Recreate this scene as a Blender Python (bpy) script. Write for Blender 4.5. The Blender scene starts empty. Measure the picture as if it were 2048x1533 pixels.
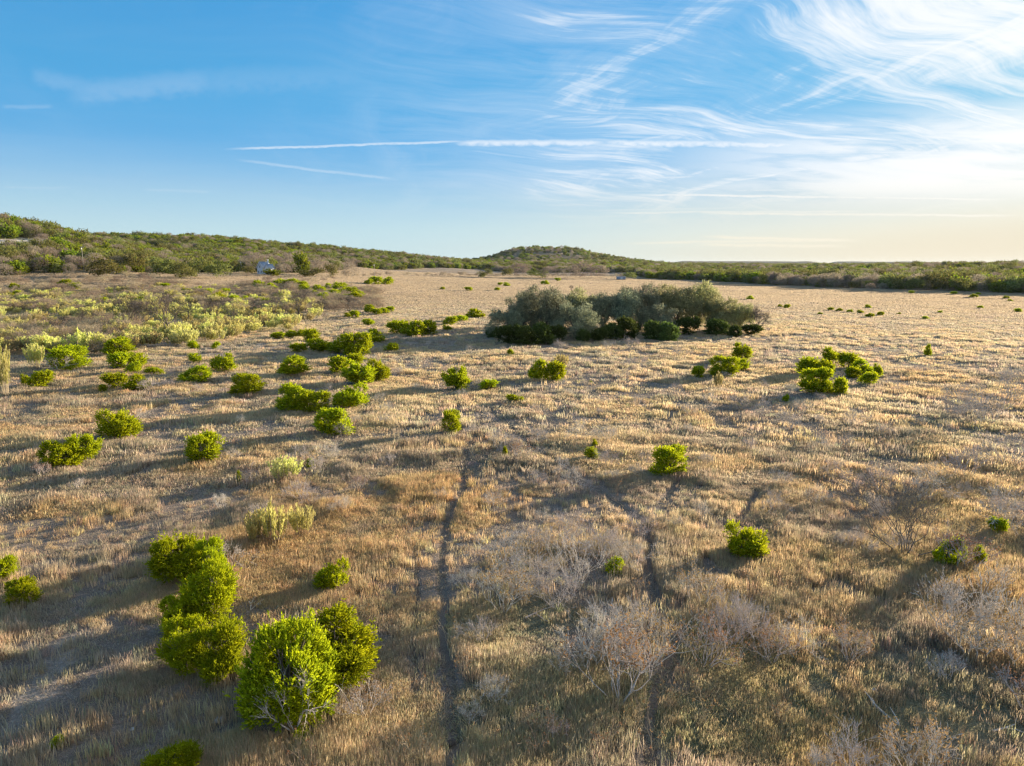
import bpy, math
import numpy as np
from mathutils import Vector
R = math.radians
rng = np.random.default_rng(7)
scene = bpy.context.scene
col = scene.collection

# ------------------------------------------------------------------ camera, light, sky
F, CX, CY = 1419.0, 1024.0, 766.5          # focal length and centre in photo pixels
PITCH = R(9.42); H = 15.0
cam_d = bpy.data.cameras.new("camera"); cam = bpy.data.objects.new("camera", cam_d); col.objects.link(cam)
cam.location = (0, 0, H); cam.rotation_euler = (R(90) - PITCH, 0, 0)
cam_d.sensor_fit = 'HORIZONTAL'; cam_d.sensor_width = 36; cam_d.lens = 36 * F / 2048
cam_d.clip_start = 0.5; cam_d.clip_end = 60000
scene.camera = cam
SUN_AZ, SUN_EL = 54.0, 9.0                  # azimuth clockwise from +Y
sd = bpy.data.lights.new("sun", 'SUN'); sun = bpy.data.objects.new("sun", sd); col.objects.link(sun)
sd.energy = 3.6; sd.angle = R(0.5); sd.color = (1.0, 0.85, 0.66)
sdir = Vector((math.sin(R(SUN_AZ)) * math.cos(R(SUN_EL)), math.cos(R(SUN_AZ)) * math.cos(R(SUN_EL)), math.sin(R(SUN_EL))))
sun.rotation_euler = sdir.to_track_quat('Z', 'Y').to_euler()
scene.view_settings.view_transform = 'Standard'; scene.view_settings.look = 'None'
scene.view_settings.exposure = 2.3; scene.view_settings.gamma = 1.0
scene.cycles.use_denoising = True; scene.cycles.pixel_filter_type = 'BLACKMAN_HARRIS'; scene.cycles.filter_width = 1.35
scene.cycles.max_bounces = 6; scene.cycles.diffuse_bounces = 3; scene.cycles.transmission_bounces = 3
scene.cycles.volume_bounces = 0; scene.cycles.transparent_max_bounces = 4
scene.cycles.volume_step_rate = 10; scene.cycles.caustics_reflective = False; scene.cycles.caustics_refractive = False
SKY_STRENGTH = 0.15
world = bpy.data.worlds.new("World"); scene.world = world; world.use_nodes = True


class NT:
    """small helper to write node trees"""
    def __init__(s, nt): s.nt = nt; s.n = nt.nodes; s.l = nt.links
    def node(s, t, **kw):
        n = s.n.new(t)
        for k, v in kw.items(): setattr(n, k, v)
        return n
    def put(s, sock, v):
        if isinstance(v, bpy.types.NodeSocket): s.l.new(v, sock)
        elif v is not None: sock.default_value = v
    def m(s, op, a, b=None, c=None, clamp=False):
        n = s.node('ShaderNodeMath', operation=op, use_clamp=clamp)
        for i, v in enumerate((a, b, c)):
            if v is not None: s.put(n.inputs[i], v)
        return n.outputs[0]
    def mr(s, v, a, b, c=0.0, d=1.0, smooth=True):
        n = s.node('ShaderNodeMapRange', interpolation_type='SMOOTHSTEP' if smooth else 'LINEAR')
        for i, q in enumerate((v, a, b, c, d)): s.put(n.inputs[i], q)
        return n.outputs[0]
    def mix(s, f, a, b, mode='MIX'):
        n = s.node('ShaderNodeMix', data_type='RGBA', blend_type=mode)
        s.put(n.inputs[0], f); s.put(n.inputs[6], a); s.put(n.inputs[7], b)
        return n.outputs[2]
    def xyz(s, x, y, z):
        n = s.node('ShaderNodeCombineXYZ')
        for i, q in enumerate((x, y, z)): s.put(n.inputs[i], q)
        return n.outputs[0]
    def noise(s, vec, scale, detail=4, rough=0.55, dist=0.0, lac=2.0):
        n = s.node('ShaderNodeTexNoise')
        s.put(n.inputs['Vector'], vec); n.inputs['Scale'].default_value = scale; n.inputs['Detail'].default_value = detail
        n.inputs['Roughness'].default_value = rough; n.inputs['Distortion'].default_value = dist; n.inputs['Lacunarity'].default_value = lac
        return n.outputs[0], n.outputs[1]


def pix_dir(x, y):
    """world ray of a photo pixel: (right, forward, up)"""
    v = CY - y
    return (x - CX, F * math.cos(PITCH) + v * math.sin(PITCH), -F * math.sin(PITCH) + v * math.cos(PITCH))


def build_world():
    w = NT(world.node_tree); w.n.clear()
    out = w.node('ShaderNodeOutputWorld'); bg = w.node('ShaderNodeBackground')
    w.l.new(bg.outputs[0], out.inputs[0]); bg.inputs[1].default_value = SKY_STRENGTH
    sky = w.node('ShaderNodeTexSky', sky_type='NISHITA', sun_disc=False)
    sky.sun_elevation = R(SUN_EL); sky.sun_rotation = R(SUN_AZ); sky.altitude = 300
    sky.air_density = 1.0; sky.dust_density = 1.2; sky.ozone_density = 2.0
    hs = w.node('ShaderNodeHueSaturation'); hs.inputs['Saturation'].default_value = 1.12; hs.inputs['Hue'].default_value = 0.487
    w.l.new(sky.outputs[0], hs.inputs['Color'])
    g = w.node('ShaderNodeNewGeometry')
    tc = w.node('ShaderNodeTexCoord')
    sep = w.node('ShaderNodeSeparateXYZ'); w.l.new(tc.outputs['Generated'], sep.inputs[0])
    dx, dy, dz = sep.outputs
    # --- cirrus on a flat layer far overhead
    zc = w.m('ADD', w.m('MAXIMUM', dz, 0.0), 0.12)
    px = w.m('DIVIDE', dx, zc); py = w.m('DIVIDE', dy, zc)
    az = w.m('ARCTAN2', dx, dy)
    el = w.m('ARCSINE', dz)
    right = w.mr(az, -0.42, 0.22)
    rr = w.mr(az, 0.25, 0.60)
    # two families of streaks, bent by a slow warp, with fine fibres along them
    w1, wcol = w.noise(w.xyz(w.m('MULTIPLY', px, 0.50), w.m('MULTIPLY', py, 0.50), 3.1), 1.0, 3, 0.5)
    w2, _ = w.noise(w.xyz(w.m('MULTIPLY', px, 0.50), w.m('MULTIPLY', py, 0.50), 9.7), 1.0, 3, 0.5)
    wx = w.m('ADD', px, w.m('MULTIPLY', w.m('SUBTRACT', w1, 0.5), 1.5)); wy = w.m('ADD', py, w.m('MULTIPLY', w.m('SUBTRACT', w2, 0.5), 1.5))

    def fam(cx, cy, along, across, zz, det, rough):
        uu = w.m('ADD', w.m('MULTIPLY', wx, cx), w.m('MULTIPLY', wy, cy)); vv_ = w.m('SUBTRACT', w.m('MULTIPLY', wy, cx), w.m('MULTIPLY', wx, cy))
        return w.noise(w.xyz(w.m('MULTIPLY', uu, along), w.m('MULTIPLY', vv_, across), zz), 1.0, det, rough, 0.25)[0]
    n1 = fam(0.90, 0.43, 0.75, 2.6, 0.7, 8, 0.60)
    n2 = fam(-0.35, 0.94, 0.60, 3.4, 4.2, 8, 0.62)
    n3 = fam(0.90, 0.43, 3.0, 18.0, 2.0, 5, 0.7)
    big, _ = w.noise(w.xyz(w.m('MULTIPLY', px, 0.42), w.m('MULTIPLY', py, 0.42), 15.0), 1.0, 3, 0.5)
    dens = w.m('ADD', w.m('MULTIPLY', w.m('MAXIMUM', n1, w.m('SUBTRACT', n2, 0.03)), 0.70), w.m('ADD', w.m('MULTIPLY', big, 0.45), w.m('MULTIPLY', n3, 0.26)))
    thr = w.m('SUBTRACT', w.m('SUBTRACT', 0.91, w.m('MULTIPLY', right, 0.26)), w.m('MULTIPLY', rr, 0.07))
    cl = w.m('MULTIPLY', w.mr(dens, thr, w.m('ADD', thr, 0.26)), w.m('ADD', .45, w.m('MULTIPLY', right, .55)))
    clear = w.mr(el, 0.035, 0.12)
    cl = w.m('MULTIPLY', cl, clear)
    faint = w.m('MULTIPLY', w.mr(dens, 0.56, 0.92), w.m('ADD', 0.04, w.m('MULTIPLY', right, 0.36)))
    cl = w.m('MAXIMUM', cl, w.m('MULTIPLY', faint, clear))
    # bright bank of cloud low toward the sun
    bank = w.m('MULTIPLY', w.mr(az, 0.10, 0.50), w.m('MULTIPLY', w.mr(el, 0.055, 0.10), w.mr(el, 0.20, 0.14)))
    nb, _ = w.noise(w.xyz(w.m('MULTIPLY', az, 5.0), w.m('MULTIPLY', w.m('ADD', el, w.m('MULTIPLY', az, 0.10)), 42.0), 1.3), 1.0, 7, 0.6, 0.5)
    cl = w.m('MAXIMUM', cl, w.m('MULTIPLY', bank, w.mr(nb, 0.24, 0.58)))
    # thin horizontal sheets
    nh, _ = w.noise(w.xyz(w.m('MULTIPLY', az, 3.0), w.m('MULTIPLY', el, 130.0), 8.0), 1.0, 4, 0.55, 0.3)
    sheet = w.m('MULTIPLY', w.m('MULTIPLY', w.mr(nh, 0.50, 0.80), w.mr(az, -0.05, 0.35)), w.m('MULTIPLY', w.mr(el, 0.05, 0.075), w.mr(el, 0.16, 0.12)))
    cl = w.m('MAXIMUM', cl, w.m('MULTIPLY', sheet, 0.75))
    # --- contrails, each a straight trail (bearing, slope) with ragged lower edge
    ys = w.m('MAXIMUM', dy, 0.05)
    a = w.m('DIVIDE', dx, ys); b = w.m('DIVIDE', dz, ys)
    front = w.mr(dy, 0.05, 0.25)
    wob, _ = w.noise(w.xyz(w.m('MULTIPLY', a, 9.0), 0.0, 0.0), 1.0, 5, 0.6)
    rag, _ = w.noise(w.xyz(w.m('MULTIPLY', a, 60.0), w.m('MULTIPLY', b, 90.0), 0.0), 1.0, 5, 0.65)
    trails = [(450, 299, 960, 282, 2.5, .55), (900, 287, 1230, 286, 6.5, .78), (1180, 285, 1640, 292, 7, .85), (930, 300, 1140, 327, 2.5, .25), (470, 320, 810, 362, 3, .25),
              (1240, 356, 1400, 354, 2.5, .55), (1010, 366, 1220, 360, 2, .25), (1230, 389, 2060, 400, 2.8, .85), (1400, 381, 2060, 380, 2.5, .5),
              (1190, 426, 1760, 423, 2.5, .5), (1380, 427, 2060, 432, 2.5, .7), (1240, 487, 1700, 480, 2.5, .45), (1400, 474, 1720, 482, 3, .6), (1390, 490, 1700, 493, 3, .5),
              (0, 214, 110, 214, 4, .12), (60, 152, 200, 182, 16, .10), (130, 190, 440, 160, 22, .13), (380, 165, 760, 150, 26, .08), (280, 380, 430, 384, 3, .12), (0, 375, 150, 377, 2, .10), (1800, 377, 2060, 379, 3, .5)]
    for x0, y0, x1, y1, wd, st in trails:
        d0, d1 = pix_dir(x0, y0), pix_dir(x1, y1)
        a0, b0, a1, b1 = d0[0] / d0[1], d0[2] / d0[1], d1[0] / d1[1], d1[2] / d1[1]
        k = (b1 - b0) / (a1 - a0)
        off = w.m('SUBTRACT', b, w.m('ADD', w.m('MULTIPLY', w.m('SUBTRACT', a, a0), k), b0))
        off = w.m('ADD', off, w.m('MULTIPLY', w.m('SUBTRACT', wob, 0.5), 0.006))
        off = w.m('ADD', off, w.m('MULTIPLY', w.m('SUBTRACT', rag, 0.5), wd / 1419 * 1.6))
        wn = wd * 1.35 / 1419
        band = w.mr(w.m('ABSOLUTE', off), wn * 1.1, wn * 0.1)
        ln = (a1 - a0) * 0.16
        ends = w.m('MULTIPLY', w.mr(a, a0 - ln * .2, a0 + ln), w.mr(a, a1 + ln * .2, a1 - ln))
        t = w.m('MULTIPLY', w.m('MULTIPLY', band, ends), w.m('MULTIPLY', front, w.m('MULTIPLY', st, w.mr(rag, 0.2, 0.6, 0.55, 1.0))))
        cl = w.m('MAXIMUM', cl, t)
    # cloud light: warm white near the sun, bluish white away from it
    dot = w.m('ADD', w.m('ADD', w.m('MULTIPLY', dx, sdir.x), w.m('MULTIPLY', dy, sdir.y)), w.m('MULTIPLY', dz, sdir.z))
    near = w.mr(dot, 0.80, 1.0)
    cc = w.mix(w.mr(el, 0.03, 0.13), (1.42, 1.28, 1.02, 1), (1.32, 1.37, 1.42, 1))
    cc = w.mix(w.m('MULTIPLY', near, 0.75), cc, (1.50, 1.47, 1.40, 1))
    base = w.mix(1.0, hs.outputs[0], w.mix(w.mr(el, 0.0, 0.26), (0.34, 0.455, 0.80, 1), (0.190, 0.430, 0.60, 1)), 'MULTIPLY')
    # roll the very bright aureole off, as the photograph's exposure does
    sc3 = w.node('ShaderNodeSeparateColor'); w.l.new(base, sc3.inputs[0])
    mx = w.m('MAXIMUM', w.m('MAXIMUM', sc3.outputs[0], sc3.outputs[1]), sc3.outputs[2])
    f = w.m('DIVIDE', 1.0, w.m('POWER', w.m('ADD', 1.0, w.m('POWER', w.m('DIVIDE', mx, 1.22), 2.2)), 1 / 2.2))
    base = w.mix(1.0, base, w.xyz(f, f, f), 'MULTIPLY')
    pale = w.mix(w.mr(az, -0.25, 0.55), (0.76, 1.04, 1.14, 1), (1.20, 1.14, 0.93, 1))
    base = w.mix(w.m('MULTIPLY', w.mr(el, 0.17, 0.0), 0.80), base, pale)
    fin = w.mix(w.m('MULTIPLY', cl, 0.92), base, cc)
    w.l.new(fin, bg.inputs[0])


build_world()

# ------------------------------------------------------------------ noise
_tab = np.random.default_rng(3).random((256, 256))


def vnoise(x, y):
    xi = np.floor(x).astype(int); yi = np.floor(y).astype(int); fx = x - xi; fy = y - yi
    fx = fx * fx * (3 - 2 * fx); fy = fy * fy * (3 - 2 * fy)
    a = _tab[xi & 255, yi & 255]; b = _tab[(xi + 1) & 255, yi & 255]; c = _tab[xi & 255, (yi + 1) & 255]; d = _tab[(xi + 1) & 255, (yi + 1) & 255]
    return (a * (1 - fx) + b * fx) * (1 - fy) + (c * (1 - fx) + d * fx) * fy


def fbm(x, y, s, o=4, seed=0.0):
    t = 0; amp = 1; tot = 0; x, y = (x * .82 - y * .57) / s + seed * 17.3, (x * .57 + y * .82) / s + seed * 9.1
    for i in range(o):
        t = t + amp * vnoise(x + i * 31.7, y + i * 11.9); tot += amp; amp *= .5; x, y = (x * .76 - y * .65) * 2.03, (x * .65 + y * .76) * 2.03
    return t / tot


def sstep(x, a, b):
    t = np.clip((x - a) / (b - a), 0, 1); return t * t * (3 - 2 * t)


# ------------------------------------------------------------------ terrain
# ground height by bearing (photo column) and forward distance
PROF = {
    -500: [(150, 0), (250, 5), (350, 16), (480, 36), (640, 58), (900, 60), (2500, 45), (12000, 12)],
    0:    [(170, 0), (250, 3), (330, 9), (420, 22), (500, 36), (600, 50.5), (760, 52), (1100, 56), (2500, 40), (12000, 10)],
    100:  [(170, 0), (250, 3), (330, 8.5), (420, 18), (520, 34), (630, 45), (760, 44), (1150, 54), (2500, 38), (12000, 9)],
    200:  [(170, 0), (250, 2.5), (330, 8), (420, 14), (540, 25), (660, 33), (800, 34), (1150, 58), (2500, 38), (12000, 8)],
    300:  [(180, 0), (330, 7), (450, 10), (650, 20), (900, 32), (1150, 60), (2500, 38), (12000, 8)],
    400:  [(190, 0), (330, 6), (450, 9), (650, 15), (900, 30), (1150, 59), (2500, 36), (12000, 8)],
    520:  [(200, 0), (330, 5.5), (450, 8), (650, 13), (900, 28), (1200, 51), (2500, 34), (12000, 8)],
    640:  [(200, 0), (330, 4.5), (450, 7), (700, 10), (950, 22), (1300, 45), (2500, 30), (12000, 8)],
    760:  [(300, 1), (450, 4), (700, 6), (1000, 11), (1350, 36), (2500, 26), (12000, 8)],
    850:  [(300, .5), (450, 2), (700, 4.6), (1000, 8), (1500, 28), (2500, 24), (12000, 8)],
    940:  [(300, 0), (700, 3), (1000, 6), (1600, 18), (2200, 24), (3200, 20), (12000, 8)],
    990:  [(300, 0), (700, 2), (1000, 4), (1700, 16), (2200, 42), (3200, 20), (12000, 8)],
    1030: [(300, 0), (700, 1.5), (1000, 3.5), (1800, 20), (2200, 69), (3200, 20), (12000, 8)],
    1085: [(300, 0), (700, 1.5), (1000, 3.5), (1800, 20), (2200, 74), (3200, 20), (12000, 8)],
    1140: [(300, 0), (700, 1), (1000, 3), (1800, 20), (2200, 70), (3200, 20), (12000, 8)],
    1180: [(300, 0), (700, 1), (1000, 3), (1800, 20), (2200, 54), (3200, 20), (12000, 8)],
    1260: [(300, 0), (700, 1), (1000, 3), (1800, 18), (2200, 28), (3200, 18), (12000, 8)],
    1340: [(300, 0), (700, 0), (1000, 2), (1800, 9), (2600, 14), (12000, 8)],
    1500: [(300, 0), (700, 0), (1000, 2), (1800, 8), (2600, 11), (12000, 8)],
    1700: [(300, 0), (700, 0), (1000, 4), (1500, 9), (2600, 9), (12000, 6)],
    1850: [(300, 0), (600, 1), (900, 8.5), (1300, 11), (2000, 9), (12000, 6)],
    2048: [(300, 0), (550, 1), (800, 9), (1100, 12), (2000, 9), (12000, 6)],
    2500: [(300, 0), (600, 1), (1000, 5), (2000, 6), (12000, 6)],
}
NL, NA = 600, 400
_lg = np.linspace(math.log(10), math.log(14000), NL)
_cols = sorted(PROF); _th = np.array([math.atan((c - CX) / 1438.0) for c in _cols])
_prof = np.array([np.interp(_lg, [math.log(150)] + [math.log(p[0] + .01) for p in PROF[c]], [0] + [p[1] for p in PROF[c]]) for c in _cols])
_tg = np.linspace(_th[0], _th[-1], NA)
_grid = np.array([np.interp(_tg, _th, _prof[:, j]) for j in range(NL)]).T


def _smooth(g, ax, s):
    k = np.exp(-.5 * (np.arange(-3 * s, 3 * s + 1) / s) ** 2); k /= k.sum(); p = [(0, 0), (0, 0)]; p[ax] = (3 * s, 3 * s)
    gp = np.pad(g, p, mode='edge')
    return np.apply_along_axis(lambda v: np.convolve(v, k, mode='valid'), ax, gp)


_grid = _smooth(_smooth(_grid, 1, 4), 0, 2)


def hbase(X, Y):
    X = np.asarray(X, float); Y = np.asarray(Y, float)
    r = np.hypot(X, Y) + 1e-6; th = np.arctan2(X, Y)
    tc = np.clip(th, _tg[0], _tg[-1]); fy = np.clip(r * np.cos(tc), 10.01, 13999)
    i = (tc - _tg[0]) / (_tg[-1] - _tg[0]) * (NA - 1); j = (np.log(fy) - _lg[0]) / (_lg[-1] - _lg[0]) * (NL - 1)
    i0 = np.clip(i.astype(int), 0, NA - 2); j0 = np.clip(j.astype(int), 0, NL - 2); fi = i - i0; fj = j - j0
    z = (_grid[i0, j0] * (1 - fi) + _grid[i0 + 1, j0] * fi) * (1 - fj) + (_grid[i0, j0 + 1] * (1 - fi) + _grid[i0 + 1, j0 + 1] * fi) * fj
    z = z * (1 - sstep(np.abs(th), 1.3, 2.2))
    # far mesas on the horizon
    px = CX + 1438 * np.tan(np.clip(th, -1.2, 1.2))
    for (c0, c1, dist, hh) in ((1338, 1642, 8200, 54), (1655, 1860, 9500, 58), (1225, 1345, 10500, 50)):
        e = (c1 - c0) * .10
        z = z + hh * sstep(px, c0 - e, c0 + e) * (1 - sstep(px, c1 - e, c1 + e)) * np.exp(-((fy - dist) / 500.0) ** 4) * (.92 + .1 * vnoise(px / 37.0, px * 0 + dist))
    # broad swells
    z = z + (fbm(X, Y, 60, 3, 1) - .5) * 3.0 * sstep(r, 350, 900) + (fbm(X, Y, 14, 3, 2) - .5) * .35 * sstep(r, 14, 30)
    return z


def P(x, y):
    """photo pixel -> ground point"""
    x = float(x); d = pix_dir(x, y); s = d[2] / d[1]; a = d[0] / d[1]
    Y = np.exp(np.linspace(math.log(12), math.log(13500), 3000))
    g = hbase(a * Y, Y) - (H + s * Y)
    k = np.argmax(g > 0)
    if g[k] <= 0: k = 2999
    Y0, Y1 = Y[max(k - 1, 0)], Y[k]; g0, g1 = g[max(k - 1, 0)], g[k]
    yy = Y0 + (Y1 - Y0) * (-g0 / (g1 - g0)) if g1 != g0 else Y0
    return a * yy, yy, H + s * yy


def size_at(pt, w, h, y):
    """metres for a photo width and height in pixels of something upright at pt"""
    fwd = pt[1]; depth = fwd * math.cos(PITCH) + (H - pt[2]) * math.sin(PITCH)
    d0 = pix_dir(0, y); d1 = pix_dir(0, y - h)
    return w * depth / F, fwd * (d1[2] / d1[1] - d0[2] / d0[1])


# cattle trails (photo pixels), width in metres
TRAILS = [
    ([(903, 1580), (902, 1500), (900, 1420), (893, 1300), (884, 1200), (883, 1120), (893, 1060), (903, 1020), (918, 1000), (925, 985), (932, 930), (940, 890), (960, 855), (962, 820), (945, 800), (915, 785)], .34, 1.0),
    ([(1298, 1560), (1300, 1500), (1302, 1440), (1312, 1390), (1330, 1330), (1352, 1290), (1372, 1262)], .36, 1.0),
    ([(1316, 1215), (1306, 1180), (1300, 1130), (1300, 1065)], .36, .9),
    ([(975, 815), (1010, 845), (1050, 885), (1075, 905), (1120, 930), (1160, 965), (1210, 990), (1250, 1020), (1290, 1050)], .50, 1.0),
    ([(1355, 960), (1342, 985), (1328, 1005)], .36, 1),
    ([(1518, 980), (1500, 1015), (1480, 1042)], .4, .9),
    ([(832, 1400), (831, 1330), (828, 1250), (836, 1180), (830, 1100)], .2, .3),
    ([(990, 745), (993, 765), (1000, 795)], .3, .6),
    ([(883, 738), (892, 755)], .3, .6),
    ([(1400, 1115), (1425, 1140), (1440, 1150)], .5, .5),
]
TP = []
for pts, wd, st in TRAILS:
    q = np.array([P(*p)[:2] for p in pts]); seg = np.r_[0, np.cumsum(np.hypot(*np.diff(q, axis=0).T))]
    n = max(8, int(seg[-1] / .25)); s = np.linspace(0, seg[-1], n)
    q = np.c_[np.interp(s, seg, q[:, 0]), np.interp(s, seg, q[:, 1])]
    ker = np.ones(9) / 9
    if n > 24:
        for k in (0, 1): q[4:-4, k] = np.convolve(q[:, k], ker, 'valid')
    q[:, 0] += (fbm(s, s * 0, 1.6, 3, wd * 9) - .5) * .45
    TP.append((q, wd, st))


def trail_dist(X, Y):
    """nearest distance to a trail, in trail half widths"""
    D = np.full(X.shape, 9.0)
    for q, wd, st in TP:
        x0, x1 = q[:, 0].min() - 2, q[:, 0].max() + 2; y0, y1 = q[:, 1].min() - 2, q[:, 1].max() + 2
        m = (X > x0) & (X < x1) & (Y > y0) & (Y < y1); idx = np.where(m)[0]
        if len(idx) == 0: continue
        # project on the trail's own order by forward distance (all trails run mostly forward)
        o = np.argsort(q[:, 1]); xs = np.interp(Y[idx], q[o, 1], q[o, 0])
        slope = np.abs(np.gradient(q[o, 0], q[o, 1] + np.arange(len(o)) * 1e-6)); sl = np.interp(Y[idx], q[o, 1], np.clip(slope, 0, 3))
        d = np.abs(X[idx] - xs) / np.sqrt(1 + sl ** 2) / (wd / 2)
        end = (Y[idx] < q[:, 1].min()) | (Y[idx] > q[:, 1].max()); d = np.where(end, 9, d) + (1 - st) * .3
        D[idx] = np.minimum(D[idx], d)
    return D


# patches: (px, py, half width m, half depth m, kind, strength)  kind: 0 short matted litter, 1 green, 2 bare pale soil, 3 tall bright
PATCH = [
    (110, 1080, 5.5, 4, 0, 1), (330, 1040, 3.5, 5, 0, .8), (60, 1230, 3, 1.6, 0, .8), (500, 1230, 2.2, 1.4, 0, .9), (120, 1480, 5, 2.5, 0, 1), (420, 1440, 3.2, 1.6, 0, .9),
    (1300, 800, 9, 4, 0, .7), (1450, 830, 9, 5, 0, .9), (1560, 900, 7, 5, 0, .7), (1700, 890, 7, 4, 0, .8), (1680, 960, 4, 4, 0, .6), (1600, 920, 5, 4, 0, .7), (1850, 1000, 4, 3, 0, .5),
    (1210, 745, 9, 4, 0, .7), (1000, 960, 3, 4, 0, .8), (1130, 960, 3, 4, 0, .8), (1200, 1000, 2.5, 2, 0, .9), (900, 800, 6, 3, 0, .5), (950, 830, 5, 4, 0, .6), (1560, 720, 9, 8, 0, .5), (1750, 830, 9, 6, 0, .5),
    (560, 960, 4, 4, 0, .7), (130, 1000, 5, 3, 0, .6), (300, 800, 8, 4, 0, .5), (1700, 1290, 2.5, 2.5, 0, .8), (1500, 1220, 1.6, 1.2, 0, .8), (1180, 1230, 1.6, 1.2, 0, .8), (1640, 1400, 2.2, 1.4, 0, .8),
    (1000, 1260, 3, 2, 1, .7), (1150, 1400, 4, 3, 1, .8), (1450, 1330, 3, 2.5, 1, 1), (1550, 1450, 3.4, 2.4, 1, .9), (1850, 1380, 4, 3, 1, .7), (1700, 1480, 3, 2, 1, .6), (1080, 1230, 3, 2, 1, .7),
    (1000, 1450, 3, 2, 1, .6), (1380, 1450, 2, 2, 1, .9), (1900, 1050, 4, 4, 1, .5), (1750, 1130, 4, 3, 1, .4), (1950, 860, 8, 6, 1, .4), (1560, 645, 14, 4, 1, .4),
    (60, 482, 13, 34, 2, 1), (20, 490, 14, 40, 2, 1), (95, 492, 10, 22, 2, 1), (50, 500, 14, 34, 2, 1), (-10, 500, 12, 40, 2, 1), (225, 470, 6, 10, 2, .8), (150, 1235, .6, .9, 2, .25), (135, 1280, .6, 1, 2, .3), (110, 1330, .65, 1, 2, .35), (75, 1390, .65, 1, 2, .35), (30, 1460, .65, 1, 2, .3), (0, 1520, .6, 1, 2, .3),
    (1640, 1050, 1.2, .6, 3, .9), (650, 1080, 5, 5, 3, .5), (1250, 880, 6, 7, 3, .5), (1500, 1000, 4, 5, 3, .4), (700, 1250, 2.5, 3, 3, .4), (1700, 870, 1.8, 1.2, 3, .8),
]
PW = [(P(px, py), a, b, k, s) for px, py, a, b, k, s in PATCH]


def cover(X, Y):
    """tall (0..1), green (0..1), pale (0..1), woods (0..1)"""
    r = np.hypot(X, Y)
    n = fbm(X, Y, 7, 5, 3) * .55 + fbm(X, Y, 2.2, 3, 4) * .45
    tall = sstep(n, .43, .58)
    pr, pg, pp = 0 * X, 0 * X, 0 * X
    w = (fbm(X, Y, 2.5, 3, 5) - .5) * 1.2
    for p, a, b, k, s in PW:
        d = np.sqrt(((X - p[0]) / a) ** 2 + ((Y - p[1]) / b) ** 2) + w
        f = s * (1 - sstep(d, .6, 1.25))
        if k == 0: pr = np.maximum(pr, f)
        elif k == 1: pg = np.maximum(pg, f)
        elif k == 2: pp = np.maximum(pp, f)
        else: pr = pr * (1 - f)
        if k == 3: tall = np.maximum(tall, f)
    tall = tall * (.45 + .55 * sstep(fbm(X, Y, 24, 3, 44), .36, .52)) * (1 - pr) * (1 - .85 * pp)
    far = sstep(r, 140, 260)
    tall = tall * (1 - far * .6) + far * .25
    td = trail_dist(X.ravel(), Y.ravel()).reshape(X.shape)
    return tall, pg, pp, td


def yellow_scrub(X, Y):
    r = np.hypot(X, Y); px = CX + 1438 * np.tan(np.clip(np.arctan2(X, Y), -1.2, 1.2))
    n = fbm(X, Y, 22, 4, 33)
    return sstep(r, 165, 185) * (1 - sstep(r, 290, 350)) * (1 - sstep(px + 160 * (n - .5), 520, 640)) * sstep(n, .34, .55)


def tan_mix(X, Y):
    """0 pale tan .. 1 orange brown"""
    r = np.hypot(X, Y)
    return np.clip(fbm(X, Y, 16, 4, 6) * 1.8 - .42 + .16 * (1 - sstep(r, 35, 80)), 0, 1) * (1 - .65 * sstep(r, 60, 160))


# woods start: photo column -> photo row of the trees' feet
WOOD_EDGE = [(-600, 560), (0, 556), (100, 553), (200, 551), (300, 549), (400, 547), (500, 545), (560, 546), (640, 548), (672, 546), (690, 537.5), (900, 536.5), (960, 540), (1000, 545), (1200, 546), (1255, 547), (1300, 558),
             (1400, 562), (1500, 568), (1600, 573), (1700, 577), (1800, 580), (1900, 584), (2048, 590), (2400, 598)]
_we = [(math.atan((c - CX) / 1438.0), P(c, r_)[1]) for c, r_ in WOOD_EDGE]


def wood_edge(X, Y):
    th = np.arctan2(X, Y)
    e = np.interp(th, [q[0] for q in _we], [q[1] for q in _we])
    fy = np.hypot(X, Y) * np.cos(np.clip(th, -.9, .9))
    return fy / (e * (1 + (fbm(X, Y, 40, 3, 8) - .5) * .10))


# ------------------------------------------------------------------ mesh helpers
def make_mesh(name, V, Fc, mats=(), attrs=None, mat_idx=None):
    """V (n,3); Fc list of int arrays (m,3) or (m,4)"""
    me = bpy.data.meshes.new(name)
    V = np.ascontiguousarray(V, dtype=np.float32)
    if not isinstance(Fc, (list, tuple)): Fc = [Fc]
    Fc = [np.asarray(f) for f in Fc if len(f)]
    loops = np.concatenate([f.ravel() for f in Fc]).astype(np.int32)
    tot = np.concatenate([np.full(len(f), f.shape[1]) for f in Fc]).astype(np.int32)
    st = np.concatenate([[0], np.cumsum(tot)[:-1]]).astype(np.int32)
    me.vertices.add(len(V)); me.vertices.foreach_set('co', V.ravel())
    me.loops.add(len(loops)); me.loops.foreach_set('vertex_index', loops)
    me.polygons.add(len(tot)); me.polygons.foreach_set('loop_start', st)
    if mat_idx is not None: me.polygons.foreach_set('material_index', np.asarray(mat_idx, dtype=np.int32))
    for m_ in mats: me.materials.append(m_)
    if attrs:
        for k, a in attrs.items():
            a = np.asarray(a, dtype=np.float32)
            if a.ndim == 1:
                at = me.attributes.new(k, 'FLOAT', 'POINT'); at.data.foreach_set('value', a)
            else:
                at = me.attributes.new(k, 'FLOAT_VECTOR', 'POINT'); at.data.foreach_set('vector', a.ravel())
    me.update(calc_edges=True); me.validate()
    return me


def link(name, data, parent=None, **props):
    o = bpy.data.objects.new(name, data); col.objects.link(o)
    if parent is not None: o.parent = parent
    for k, v in props.items(): o[k] = v
    return o


def norm(a): return a / (np.linalg.norm(a, axis=-1, keepdims=True) + 1e-9)


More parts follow.
